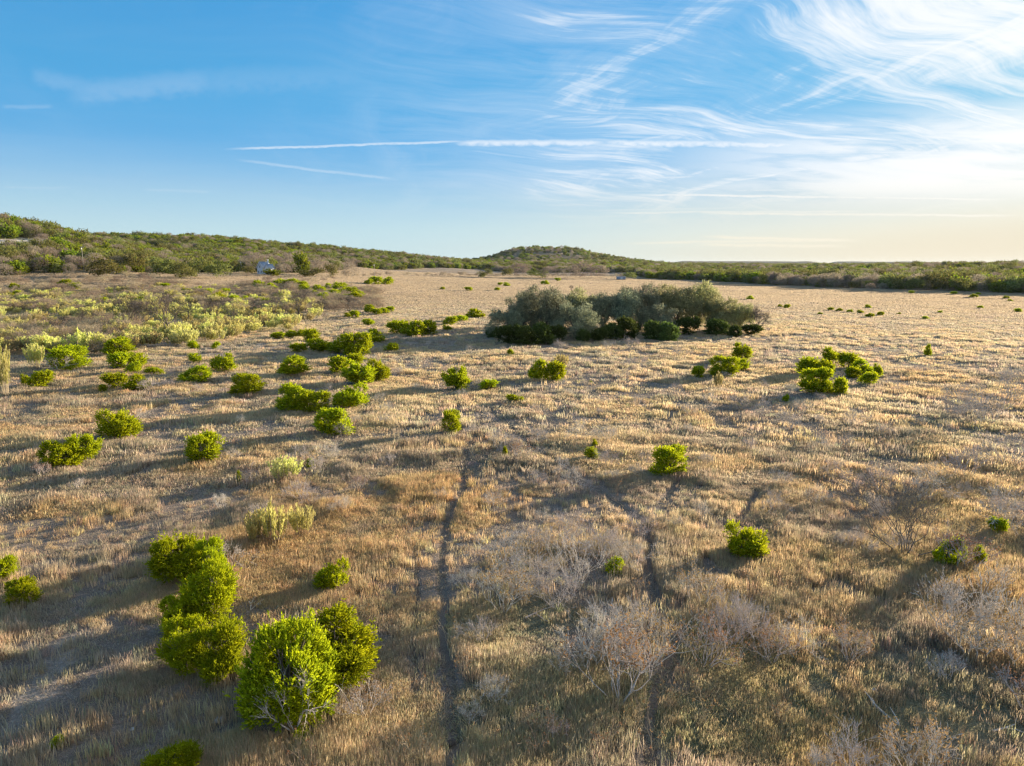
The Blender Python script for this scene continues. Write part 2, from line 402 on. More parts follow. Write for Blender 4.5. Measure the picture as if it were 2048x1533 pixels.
def leaflets(p, d, l, wd, g, face=None, fw=1.0):
    """rhombus leaves: base p, direction d, length l, width wd, turned to face outward. returns V, quads"""
    n = len(p); rnd = g.normal(size=(n, 3))
    if face is not None: rnd = face * fw + rnd * .55
    s = norm(np.cross(d, rnd))
    l = np.broadcast_to(l, (n,))[:, None]; wd = np.broadcast_to(wd, (n,))[:, None]
    V = np.stack([p, p + d * l * .45 + s * wd * .5, p + d * l, p + d * l * .45 - s * wd * .5], 1).reshape(-1, 3)
    return V, np.arange(4 * n).reshape(n, 4)


def tube(pts, rad, k=4):
    pts = np.asarray(pts, float); n = len(pts)
    t = norm(np.gradient(pts, axis=0)); ref = np.array([0.3, 0.2, 1.0]) if abs(t[0][2]) < .9 else np.array([1.0, .2, 0])
    a = norm(np.cross(t, ref)); b = np.cross(t, a)
    an = np.arange(k) * 2 * math.pi / k
    V = (pts[:, None] + (a[:, None] * np.cos(an)[None, :, None] + b[:, None] * np.sin(an)[None, :, None]) * np.asarray(rad)[:, None, None]).reshape(-1, 3)
    q = [(i * k + j, i * k + (j + 1) % k, (i + 1) * k + (j + 1) % k, (i + 1) * k + j) for i in range(n - 1) for j in range(k)]
    return V, np.array(q)


class Acc:
    def __init__(s): s.V = []; s.Q = []; s.n = 0
    def add(s, V, Q): s.V.append(V); s.Q.append(Q + s.n); s.n += len(V)
    def mesh(s, name, mats, attrs=None): return make_mesh(name, np.concatenate(s.V), [np.concatenate(s.Q)], mats, attrs)
    def arr(s): return np.concatenate(s.V), np.concatenate(s.Q)


# ------------------------------------------------------------------ materials
def mat(name, c, trans=0.0, var=0.2, nscale=3.0, attr=None, inst=False, hue=0.02, c2=None, rough=.8):
    m_ = bpy.data.materials.new(name); m_.use_nodes = True; w = NT(m_.node_tree); w.n.clear()
    out = w.node('ShaderNodeOutputMaterial')
    if inst:
        at = w.node('ShaderNodeAttribute', attribute_type='INSTANCER', attribute_name='tint'); base = at.outputs['Color']
    else:
        base = w.mix(0.0, (*c, 1), (*c, 1))
        if c2:
            g = w.node('ShaderNodeNewGeometry')
            nz, _ = w.noise(g.outputs['Position'], nscale, 3, .6)
            base = w.mix(w.mr(nz, .35, .65), (*c, 1), (*c2, 1))
        oi = w.node('ShaderNodeObjectInfo')
        hs = w.node('ShaderNodeHueSaturation')
        w.put(hs.inputs['Hue'], w.mr(oi.outputs['Random'], 0, 1, .5 - hue, .5 + hue, False))
        w.put(hs.inputs['Value'], w.mr(oi.outputs['Random'], 0, 1, 1 - var, 1 + var, False))
        w.l.new(base, hs.inputs['Color']); base = hs.outputs[0]
    if attr:
        at = w.node('ShaderNodeAttribute', attribute_name=attr)
        base = w.mix(1.0, base, w.xyz(at.outputs['Fac'], at.outputs['Fac'], at.outputs['Fac']), 'MULTIPLY')
    d = w.node('ShaderNodeBsdfDiffuse'); w.l.new(base, d.inputs[0]); d.inputs[1].default_value = rough
    sh = d.outputs[0]
    if trans > 0:
        t = w.node('ShaderNodeBsdfTranslucent'); w.l.new(base, t.inputs[0])
        mx = w.node('ShaderNodeMixShader'); mx.inputs[0].default_value = trans
        w.l.new(sh, mx.inputs[1]); w.l.new(t.outputs[0], mx.inputs[2]); sh = mx.outputs[0]
    w.l.new(sh, out.inputs[0])
    return m_


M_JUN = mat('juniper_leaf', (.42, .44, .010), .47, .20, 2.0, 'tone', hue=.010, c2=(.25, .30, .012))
M_JUNG = mat('juniper_leaf_dark', (.115, .15, .032), .35, .35, 2.0, 'tone', c2=(.08, .11, .028))  # darker green leaf of the junipers along the grove foot
M_BARK = mat('grey_bark', (.22, .19, .16), 0, .2, 8.0, c2=(.13, .11, .09))
M_DEAD = mat('dead_wood', (.66, .58, .50), 0, .12, 9.0, c2=(.48, .42, .36))
M_TWIG = mat('twig_brown', (.48, .375, .25), .15, .25, 3.0, c2=(.36, .29, .20))
M_TIP = mat('seed_head', (.34, .20, .09), .3, .2, 3.0)
M_DARKB = mat('dark_bark', (.10, .085, .07), 0, .1, 3.0, c2=(.15, .13, .11))
M_BACC = mat('willow_shrub_leaf', (.60, .56, .17), .45, .28, .25, 'tone', hue=.03, c2=(.42, .37, .16))
M_OAK = mat('live_oak_leaf', (.33, .335, .20), .35, .22, .7, 'tone', hue=.02, c2=(.24, .255, .16))
M_OAKO = mat('olive_oak_leaf', (.42, .40, .17), .40, .18, .7, 'tone', hue=.015, c2=(.32, .32, .15))
M_WOAK = mat('woodland_oak_leaf', (.24, .235, .06), .32, .28, .5, 'tone', hue=.03, c2=(.19, .195, .06))
M_WJUN = mat('woodland_juniper_leaf', (.25, .27, .015), .35, .32, .5, 'tone', hue=.02, c2=(.15, .20, .02))
M_WBARE = mat('woodland_bare_twigs', (.35, .275, .205), .30, .2, .5, 'tone', hue=.02, c2=(.28, .23, .175))
M_GRASS = mat('dry_grass', (0, 0, 0), .48, attr='tone', inst=True)

# ground
mg = bpy.data.materials.new('dry_ground'); mg.use_nodes = True; w = NT(mg.node_tree); w.n.clear()
out = w.node('ShaderNodeOutputMaterial'); g = w.node('ShaderNodeNewGeometry'); at = w.node('ShaderNodeAttribute', attribute_name='gcol')
n1, _ = w.noise(g.outputs['Position'], 7.0, 5, .7); n2, _ = w.noise(g.outputs['Position'], .45, 5, .6); n3, _ = w.noise(g.outputs['Position'], .05, 4, .6)
vv = w.m('MULTIPLY', w.m('MULTIPLY', w.mr(n1, .3, .7, .62, 1.38, False), w.mr(n2, .3, .7, .80, 1.2, False)), w.mr(n3, .3, .7, .9, 1.1, False))
base = w.mix(1.0, at.outputs['Color'], w.xyz(vv, vv, vv), 'MULTIPLY')
d = w.node('ShaderNodeBsdfDiffuse'); w.l.new(base, d.inputs[0])
bp = w.node('ShaderNodeBump'); bp.inputs['Strength'].default_value = 1.0; bp.inputs['Distance'].default_value = .10
w.l.new(n1, bp.inputs['Height']); w.l.new(bp.outputs[0], d.inputs['Normal']); w.l.new(d.outputs[0], out.inputs[0])
M_GROUND = mg
md = bpy.data.materials.new('trodden_dirt'); md.use_nodes = True; w = NT(md.node_tree); w.n.clear()
out = w.node('ShaderNodeOutputMaterial'); g = w.node('ShaderNodeNewGeometry')
n1, _ = w.noise(g.outputs['Position'], 12.0, 5, .7)
base = w.mix(w.mr(n1, .35, .65), (.15, .12, .095, 1), (.25, .20, .15, 1)); d = w.node('ShaderNodeBsdfDiffuse'); w.l.new(base, d.inputs[0]); w.l.new(d.outputs[0], out.inputs[0])
bp = w.node('ShaderNodeBump'); bp.inputs['Distance'].default_value = .03; w.l.new(n1, bp.inputs['Height']); w.l.new(bp.outputs[0], d.inputs['Normal'])
M_DIRT = md


def plain(name, c, c2=None, rough=.7):
    m_ = bpy.data.materials.new(name); m_.use_nodes = True; b = m_.node_tree.nodes['Principled BSDF']; w = NT(m_.node_tree)
    g = w.node('ShaderNodeNewGeometry'); nz, _ = w.noise(g.outputs['Position'], 2.0, 4, .6)
    w.l.new(w.mix(nz, (*c, 1), (*(c2 or tuple(q * .8 for q in c)), 1)), b.inputs['Base Color']); b.inputs['Roughness'].default_value = rough
    return m_


M_WHITE = plain('white_paint', (.80, .80, .80)); M_WALL = plain('pale_siding', (.66, .67, .70)); M_ROOF = plain('metal_roof', (.42, .45, .5)); M_GLASS = plain('window_glass', (.04, .05, .07), rough=.2)
M_POLE = plain('weathered_pole', (.30, .27, .23)); M_STONE = plain('limestone', (.5, .48, .44), (.34, .32, .3)); M_SHED = plain('blue_grey_sheet_metal', (.30, .36, .46))

# ------------------------------------------------------------------ ground sheet
rad = [2.0]
while rad[-1] < 15000:
    r_ = rad[-1]
    rad.append(r_ + (max(.4, r_ * .05) if r_ < 15 else r_ * .0052 if r_ < 45 else r_ * .0075 if r_ < 160 else r_ * .012))
rad = np.array(rad)
fa = np.concatenate([np.arange(-46, 46, .18), np.arange(46, 314, 3.0)]); ang = np.radians(fa)
A, Rr = np.meshgrid(ang, rad, indexing='ij'); GX = np.sin(A) * Rr; GY = np.cos(A) * Rr
tall, pg, pp, td = cover(GX, GY)
GZ = hbase(GX, GY) - .10 * (1 - sstep(td, .75, 1.5))
we = wood_edge(GX, GY); tm = tan_mix(GX, GY)
litter = np.array([.21, .18, .16]); tanc = np.array([.385, .30, .205]); orange = np.array([.33, .225, .14]); green = np.array([.13, .14, .055]); pale = np.array([.46, .41, .34]); wood = np.array([.20, .165, .105])
rr_ = np.hypot(GX, GY)
farf = sstep(rr_, 60, 190)[..., None]
C = litter + (tanc - litter) * (.15 + .85 * farf) * (.5 + .5 * tall[..., None])
C = C + (orange - C) * (.6 * tm * (1 - farf[..., 0] * .6))[..., None]
fbs = fbm(GX, GY * 1.0, 45, 4, 11)[..., None]; C = C * (1 - farf * .35 * (fbs - .35))
C = C + (green - C) * (pg * .75)[..., None]
C = C + (np.array([.40, .36, .17]) - C) * (yellow_scrub(GX, GY) * .6)[..., None]
# left scrub ground is greyer
scr = (sstep(-GX / np.maximum(GY, 1), .05, .3) * sstep(rr_, 150, 230))[..., None]; C = C + (np.array([.30, .235, .165]) - C) * scr * .7
# pasture strips beyond the first woods
px_ = CX + 1438 * np.tan(np.clip(A, -1.2, 1.2)); fyy = rr_ * np.cos(np.clip(A, -1, 1))
past = np.zeros_like(rr_)
for c0, c1, y0, y1, s in ((1400, 1660, 900, 1500, .8), (1840, 2200, 740, 1150, .8), (1560, 1860, 900, 1100, .6), (1420, 2100, 3200, 7000, .7), (960, 1120, 850, 1000, .6)):
    past = np.maximum(past, s * sstep(px_ + 60 * (fbm(GX, GY, 200, 2, 12) - .5), c0, c0 + 40) * (1 - sstep(px_, c1 - 40, c1)) * sstep(fyy, y0, y0 * 1.04) * (1 - sstep(fyy, y1 * .96, y1)))
wm = (sstep(we, .99, 1.02) * (1 - past))[..., None]; C = C + (wood - C) * wm
C = C + (pale - C) * pp[..., None]
C = C * (1 - .10 * (1 - sstep(td, .8, 2))[..., None])
na, nr = len(ang), len(rad)
ii, jj = np.meshgrid(np.arange(na), np.arange(nr - 1), indexing='ij')
quad = np.stack([ii * nr + jj, ii * nr + jj + 1, ((ii + 1) % na) * nr + jj + 1, ((ii + 1) % na) * nr + jj], -1).reshape(-1, 4)[:, ::-1]
Vg = np.stack([GX, GY, GZ], -1).reshape(-1, 3)
cz = len(Vg); Vg = np.vstack([Vg, [[0, 0, float(GZ[0, 0])]]])
fan = np.array([(cz, i * nr, ((i + 1) % na) * nr) for i in range(na)])[:, ::-1]
gm = make_mesh('ground', Vg, [quad, fan], [M_GROUND], {'gcol': np.vstack([C.reshape(-1, 3), C[0, 0][None]])})
gm.polygons.foreach_set('use_smooth', np.ones(len(gm.polygons), bool))
link('ground', gm, kind='structure')
# trodden trails lie on the floor of their groove
for q, wd, st in TP:
    t = norm(np.gradient(q, axis=0)); nrm = np.c_[-t[:, 1], t[:, 0]]; s = np.arange(len(q)) * .25
    taper = np.minimum(1, np.minimum(np.arange(len(q)), np.arange(len(q))[::-1]) / 5.0 + .15)
    rows = []
    for k in (-1, -.5, 0, .5, 1):
        wv = wd / 2 * k * (.75 + .5 * fbm(s * 1.0, s * 0 + k * 7, .7, 3, 13)) * (0.6 + .4 * st) * taper
        X = q[:, 0] + nrm[:, 0] * wv; Y = q[:, 1] + nrm[:, 1] * wv
        rows.append(np.c_[X, Y, hbase(X, Y) - .10 + .022 + .012 * abs(k)])
    V = np.stack(rows, 1).reshape(-1, 3); n = len(q)
    Q = np.array([(i * 5 + j, i * 5 + j + 1, (i + 1) * 5 + j + 1, (i + 1) * 5 + j) for i in range(n - 1) for j in range(4)])
    link('path', make_mesh('path', V, [Q], [M_DIRT]), kind='structure')


# ------------------------------------------------------------------ plant builders
def rand_lobes(g, n=7, spread=.30, r0=.30):
    L = [(0, 0, .46, .30, .30, .36)]
    for i in range(n):
        a = i * 2.4 + g.random() * 1.2; rr = spread * (.6 + .5 * g.random()); z = .18 + .62 * g.random()
        k = r0 * (.55 + .6 * g.random()) * (1.1 - .5 * z)
        L.append((math.cos(a) * rr, math.sin(a) * rr, z, k, k, k * 1.05))
    return L


def juniper_mesh(name, seed, lobes, ns, ll, lw, per=7, m_=None, spike=.5):
    """leafy crown in a unit box (width 1, height 1); ll, lw leaf length and width in the same units"""
    g = np.random.default_rng(seed); L = np.array(lobes); ar = (L[:, 3] * L[:, 5]); ar /= ar.sum()
    k = g.choice(len(L), ns * 3, p=ar); d = norm(g.normal(size=(ns * 3, 3)) + [0, 0, .12])
    f = 1.05 - .5 * g.random(ns * 3) ** 1.3
    p = L[k, :3] + d * L[k, 3:6] * f[:, None]
    dep = np.zeros(len(p))
    for i in range(len(L)):
        e = np.linalg.norm((p - L[i, :3]) / L[i, 3:6], axis=1); dep = np.maximum(dep, (1 - e) * (i != k))
    hs_ = g.random(3) * 6; hole = np.sin(p[:, 0] * 11 + hs_[0]) * np.sin(p[:, 1] * 11 + hs_[1]) + np.sin(p[:, 2] * 10 + hs_[2]) * .8; keep = (dep < .32) & (p[:, 2] > .02) & (hole > -.62 + .25 * g.random(ns * 3)); p, d = p[keep][:ns], d[keep][:ns]; ns = len(p)
    ax = norm(d * .75 + np.array([0, 0, .62]) + g.normal(size=(ns, 3)) * .28)
    sl = ll * (1.1 + 1.1 * g.random(ns) + (g.random(ns) < .12) * 1.4 * spike)
    tt = np.linspace(0, 1, per); P_, D_, Ln, Wn, T_ = [], [], [], [], []
    for t in tt:
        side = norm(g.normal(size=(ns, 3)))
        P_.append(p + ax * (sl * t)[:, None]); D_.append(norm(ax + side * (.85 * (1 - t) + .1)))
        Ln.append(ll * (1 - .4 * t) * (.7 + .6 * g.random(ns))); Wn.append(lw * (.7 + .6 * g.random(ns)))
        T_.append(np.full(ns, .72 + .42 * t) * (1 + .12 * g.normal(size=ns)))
    V, Q = leaflets(np.concatenate(P_), np.concatenate(D_), np.concatenate(Ln), np.concatenate(Wn), g, np.tile(d, (per, 1)) + [0, 0, .2], 1.0)
    # longer shoots that break the outline
    m = max(20, int(ns * .034 * (1 + spike))); q = g.choice(ns, m); k2 = 16; so = norm(d[q] * .7 + np.array([0, 0, .8]) + g.normal(size=(m, 3)) * .25)
    lenS = .08 + .20 * g.random(m) ** 1.5; t2 = g.random((m, k2)) ** .8
    ps = (p[q][:, None] + so[:, None] * (t2 * lenS[:, None])[..., None] + g.normal(size=(m, k2, 3)) * (.022 * (1 - t2))[..., None]).reshape(-1, 3)
    ds = norm(np.repeat(so, k2, 0) + g.normal(size=(m * k2, 3)) * .5)
    V2, Q2 = leaflets(ps, ds, ll * (.7 + .5 * g.random(m * k2)), lw * 1.0, g, np.repeat(d[q], k2, 0), .8)
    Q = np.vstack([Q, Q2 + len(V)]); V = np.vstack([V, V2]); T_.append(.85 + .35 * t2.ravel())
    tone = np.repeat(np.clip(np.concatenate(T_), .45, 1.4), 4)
    lo, hi = np.percentile(V[:, 0], 2), np.percentile(V[:, 0], 98); lo2, hi2 = np.percentile(V[:, 1], 2), np.percentile(V[:, 1], 98)
    V = V / [hi - lo, hi2 - lo2, np.percentile(V[:, 2], 99)]
    V[:, 2] = np.maximum(V[:, 2], 0.0)
    return make_mesh(name, V, [Q], [m_ or M_JUN], {'tone': tone})


def stems_mesh(name, seed, lobes, r=.02, dead=0, m_=None):
    g = np.random.default_rng(seed); a = Acc()
    for L in lobes:
        e = np.array(L[:3]) + np.array([0, 0, L[5] * .4]); mid = e * [.35, .35, .45] + g.normal(size=3) * .03
        a.add(*tube([[0, 0, -.03], mid, e], [r, r * .7, r * .25], 5))
        for j in range(5):
            t = e + norm(g.normal(size=3) + [0, 0, .3]) * L[3] * .8
            a.add(*tube([mid * .5 + e * .5, (mid + e) / 4 + t / 2, t], [r * .4, r * .28, r * .12], 3))
    return a.mesh(name, [m_ or M_BARK])


def bare_shrub(name, seed, stems=8, height=2.0, spread=.8, levels=3, fork=3, r=.018, curve=.35, twig=.3, tips=False, m_=None, ang=.55, k=3, trunk=0.0, cards=3, cw=.012):
    """leafless forking shrub; returns mesh in metres, wood with optional seed heads"""
    g = np.random.default_rng(seed); a = Acc(); TP_, TD_ = [], []

    def grow(p, d, ln, rr, lv):
        n = 4; pts = [p]; dd = d
        for i in range(n):
            dd = norm(dd + g.normal(size=3) * .13 + np.array([0, 0, curve * .16])); pts.append(pts[-1] + dd * ln / n)
        rads = np.linspace(rr, rr * .6, n + 1)
        a.add(*tube(pts, rads, k))
        if lv == 0:
            for c in range(cards):
                q = pts[1 + c % n]; TP_.append(q); TD_.append(norm(dd + g.normal(size=3) * .7))
            TP_.append(pts[-1]); TD_.append(dd)
            return
        for f in range(fork if g.random() > .25 else fork - 1):
            o = norm(np.cross(dd, g.normal(size=3))); nd = norm(dd + o * ang * (.7 + .6 * g.random()))
            s = pts[-1] if f < 2 else pts[-2]
            grow(s, nd, ln * (.62 + .2 * g.random()), rr * .62, lv - 1)
    tot = sum(.72 ** i for i in range(levels + 1)); L0 = height / tot
    if trunk > 0:
        top = np.array([0, 0, trunk]); a.add(*tube([[0, 0, -.1], [0.02, 0, trunk * .5], top], [r * 2.2, r * 1.9, r * 1.6], 5))
    for i in range(stems):
        an = i * 2.4 + g.random(); b = spread * (.25 + .75 * g.random())
        d = norm(np.array([math.cos(an) * b, math.sin(an) * b, 1.0]))
        p0 = np.array([math.cos(an), math.sin(an), 0]) * .12 * height * g.random() * (trunk == 0) + np.array([0, 0, trunk - .04])
        grow(p0, d, L0 * (.8 + .4 * g.random()) * (1 if trunk == 0 else (height - trunk) / height), r * (.7 + .5 * g.random()), levels)
    tp, tdn = np.array(TP_), np.array(TD_)
    V, Q = leaflets(tp, tdn, twig * (.6 + .8 * g.random(len(tp))), cw, g); a.add(V, Q); nb = sum(len(q) for q in a.Q)
    mats = [m_ or M_DEAD]
    if tips:
        sel = g.random(len(tp)) < .5; e = (tp + tdn * twig * .8)[sel]; n = len(e)
        for j in range(4):
            V, Q = leaflets(e, norm(g.normal(size=(n, 3)) + [0, 0, .4]), .09, .035, g); a.add(V, Q)
        mats.append(M_TIP)
    V, Q = a.arr()
    mi = np.zeros(len(Q), int); mi[nb:] = 1 if tips else 0
    return make_mesh(name, V, [Q], mats, mat_idx=mi)


def plume_shrub(name, seed, n=40, W=1.0, Hh=1.0, ll=.09, lw=.03, per=46):
    """upright feathery shrub, unit box"""
    g = np.random.default_rng(seed); a = Acc(); T = []
    for i in range(n):
        r0 = math.sqrt(g.random()) * .5; an = g.random() * 6.28; x, y = math.cos(an) * r0, math.sin(an) * r0
        h = (1 - .55 * r0) * (.70 + .3 * g.random()); base = np.array([x * .45, y * .45, 0]); top = np.array([x, y, h])
        t = g.random(per) ** .8; z0 = .32
        c = base + (top - base) * (z0 + (1 - z0) * t)[:, None] + g.normal(size=(per, 3)) * [.018, .018, .01]
        d = norm(np.array([0, 0, 1.0]) + g.normal(size=(per, 3)) * .32)
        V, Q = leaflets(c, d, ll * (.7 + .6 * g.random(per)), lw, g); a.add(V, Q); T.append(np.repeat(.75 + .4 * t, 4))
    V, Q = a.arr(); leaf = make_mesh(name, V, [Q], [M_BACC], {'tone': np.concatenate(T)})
    b = Acc()
    for i in range(n // 2):
        r0 = math.sqrt(g.random()) * .45; an = g.random() * 6.28; x, y = math.cos(an) * r0, math.sin(an) * r0
        b.add(*tube([[x * .3, y * .3, -.02], [x * .8, y * .8, .3], [x, y, .75]], [.012, .008, .004], 3))
    return leaf, b.mesh(name + '_stems', [M_TWIG])


def tree_meshes(name, seed, Ht, Wd, ncl, leaf, m_, per=7, trunk_r=.28, base_z=.28, gap=.1, limbs=9, lobes_n=11, dark=M_DARKB):
    g = np.random.default_rng(seed); L = []
    for i in range(lobes_n):
        a = i * 2.4 + g.random(); rr = (.1 + .36 * math.sqrt((i + .5) / lobes_n)) * Wd; z = Ht * (base_z + .16 + (.86 - base_z - .2) * g.random() ** .8 * (1 - .35 * rr / (Wd * .5)))
        k = Wd * (.13 + .10 * g.random()); L.append((math.cos(a) * rr, math.sin(a) * rr, z, k, k, k * .8))
    L = np.array(L); k = g.choice(len(L), ncl * 2, p=L[:, 3] ** 2 / (L[:, 3] ** 2).sum()); d = norm(g.normal(size=(ncl * 2, 3)) + [0, 0, .15])
    p = L[k, :3] + d * L[k, 3:6] * (1 - .5 * g.random(ncl * 2) ** 1.5)[:, None]
    # holes
    hn = np.sin(p[:, 0] * 2.1 + seed) * np.sin(p[:, 1] * 2.3 + 1) * np.sin(p[:, 2] * 2.7); keep = hn > -.55 + gap; p, d = p[keep][:ncl], d[keep][:ncl]; n = len(p)
    P_ = np.repeat(p, per, 0) + g.normal(size=(n * per, 3)) * leaf * .7; D_ = norm(np.repeat(d, per, 0) * .5 + g.normal(size=(n * per, 3)) + [0, 0, .3])
    V, Q = leaflets(P_, D_, leaf * (.7 + .7 * g.random(n * per)), leaf * .55, g, np.repeat(d, per, 0) + [0, 0, .25], 1.9)
    tone = np.repeat(np.repeat(.6 + .7 * g.random(n), per), 4)
    crown = make_mesh(name + '_crown', V, [Q], [m_], {'tone': tone})
    a = Acc()
    nt = max(1, limbs // 4)
    for j in range(limbs):
        e = L[j % len(L)]; e3 = np.array([e[0], e[1], e[2] + e[5] * .2]); b = np.array([.25 * math.cos(j), .25 * math.sin(j), 0]) * (Wd * .06)
        t1 = np.array([b[0] * 2, b[1] * 2, Ht * .16]); md_ = (t1 + e3) / 2 + g.normal(size=3) * [Wd * .03, Wd * .03, Ht * .03]
        a.add(*tube([b - [0, 0, .2], t1, md_, e3], [trunk_r * .6, trunk_r * .5, trunk_r * .3, trunk_r * .1], 5))
        for q in range(7):
            t = e3 + norm(g.normal(size=3) + [0, 0, .2]) * e[3] * 1.1
            a.add(*tube([md_ * .4 + e3 * .6, e3 * .6 + t * .4 + g.normal(size=3) * .15, t], [trunk_r * .16, trunk_r * .1, .02], 3))
    return crown, a.mesh(name + '_trunk', [dark])


def place(name, label, cat, meshes, x, y, w, h, group=None, aspect=1.0, rz=None, unit=True, base=None, tilt=0):
    """stand a plant on the ground at photo pixel (x, y), w by h pixels"""
    dn = math.atan2(y - CY, F) + PITCH; sh = .30 * w * math.sin(max(dn, 0)); y -= sh; h = max(h - .85 * sh, h * .5)
    p = base or P(x, y); W, Hh = size_at(p, w * .92, h, y)
    o = bpy.data.objects.new(name, None); col.objects.link(o); o.empty_display_size = .1
    o.location = (p[0], p[1], float(hbase(p[0], p[1])))
    o.rotation_euler = (0, 0, rng.random() * 6.28 if rz is None else rz)
    o.scale = (W, W * aspect, Hh) if unit else (W, W, Hh)
    o['label'] = label; o['category'] = cat
    if group: o['group'] = group
    for nm, me in meshes: link(nm, me, o)
    return o


def place_mesh(name, label, cat, me, X, Y, sc, rz, group, dz=0.0):
    o = bpy.data.objects.new(name, me); col.objects.link(o)
    o.location = (X, Y, float(hbase(X, Y)) + dz); o.rotation_euler = (0, 0, rz); o.scale = sc if isinstance(sc, tuple) else (sc, sc, sc)
    o['label'] = label; o['category'] = cat; o['group'] = group
    return o


# ------------------------------------------------------------------ junipers, near to far
G_J = 'green juniper bushes scattered over the dry field'
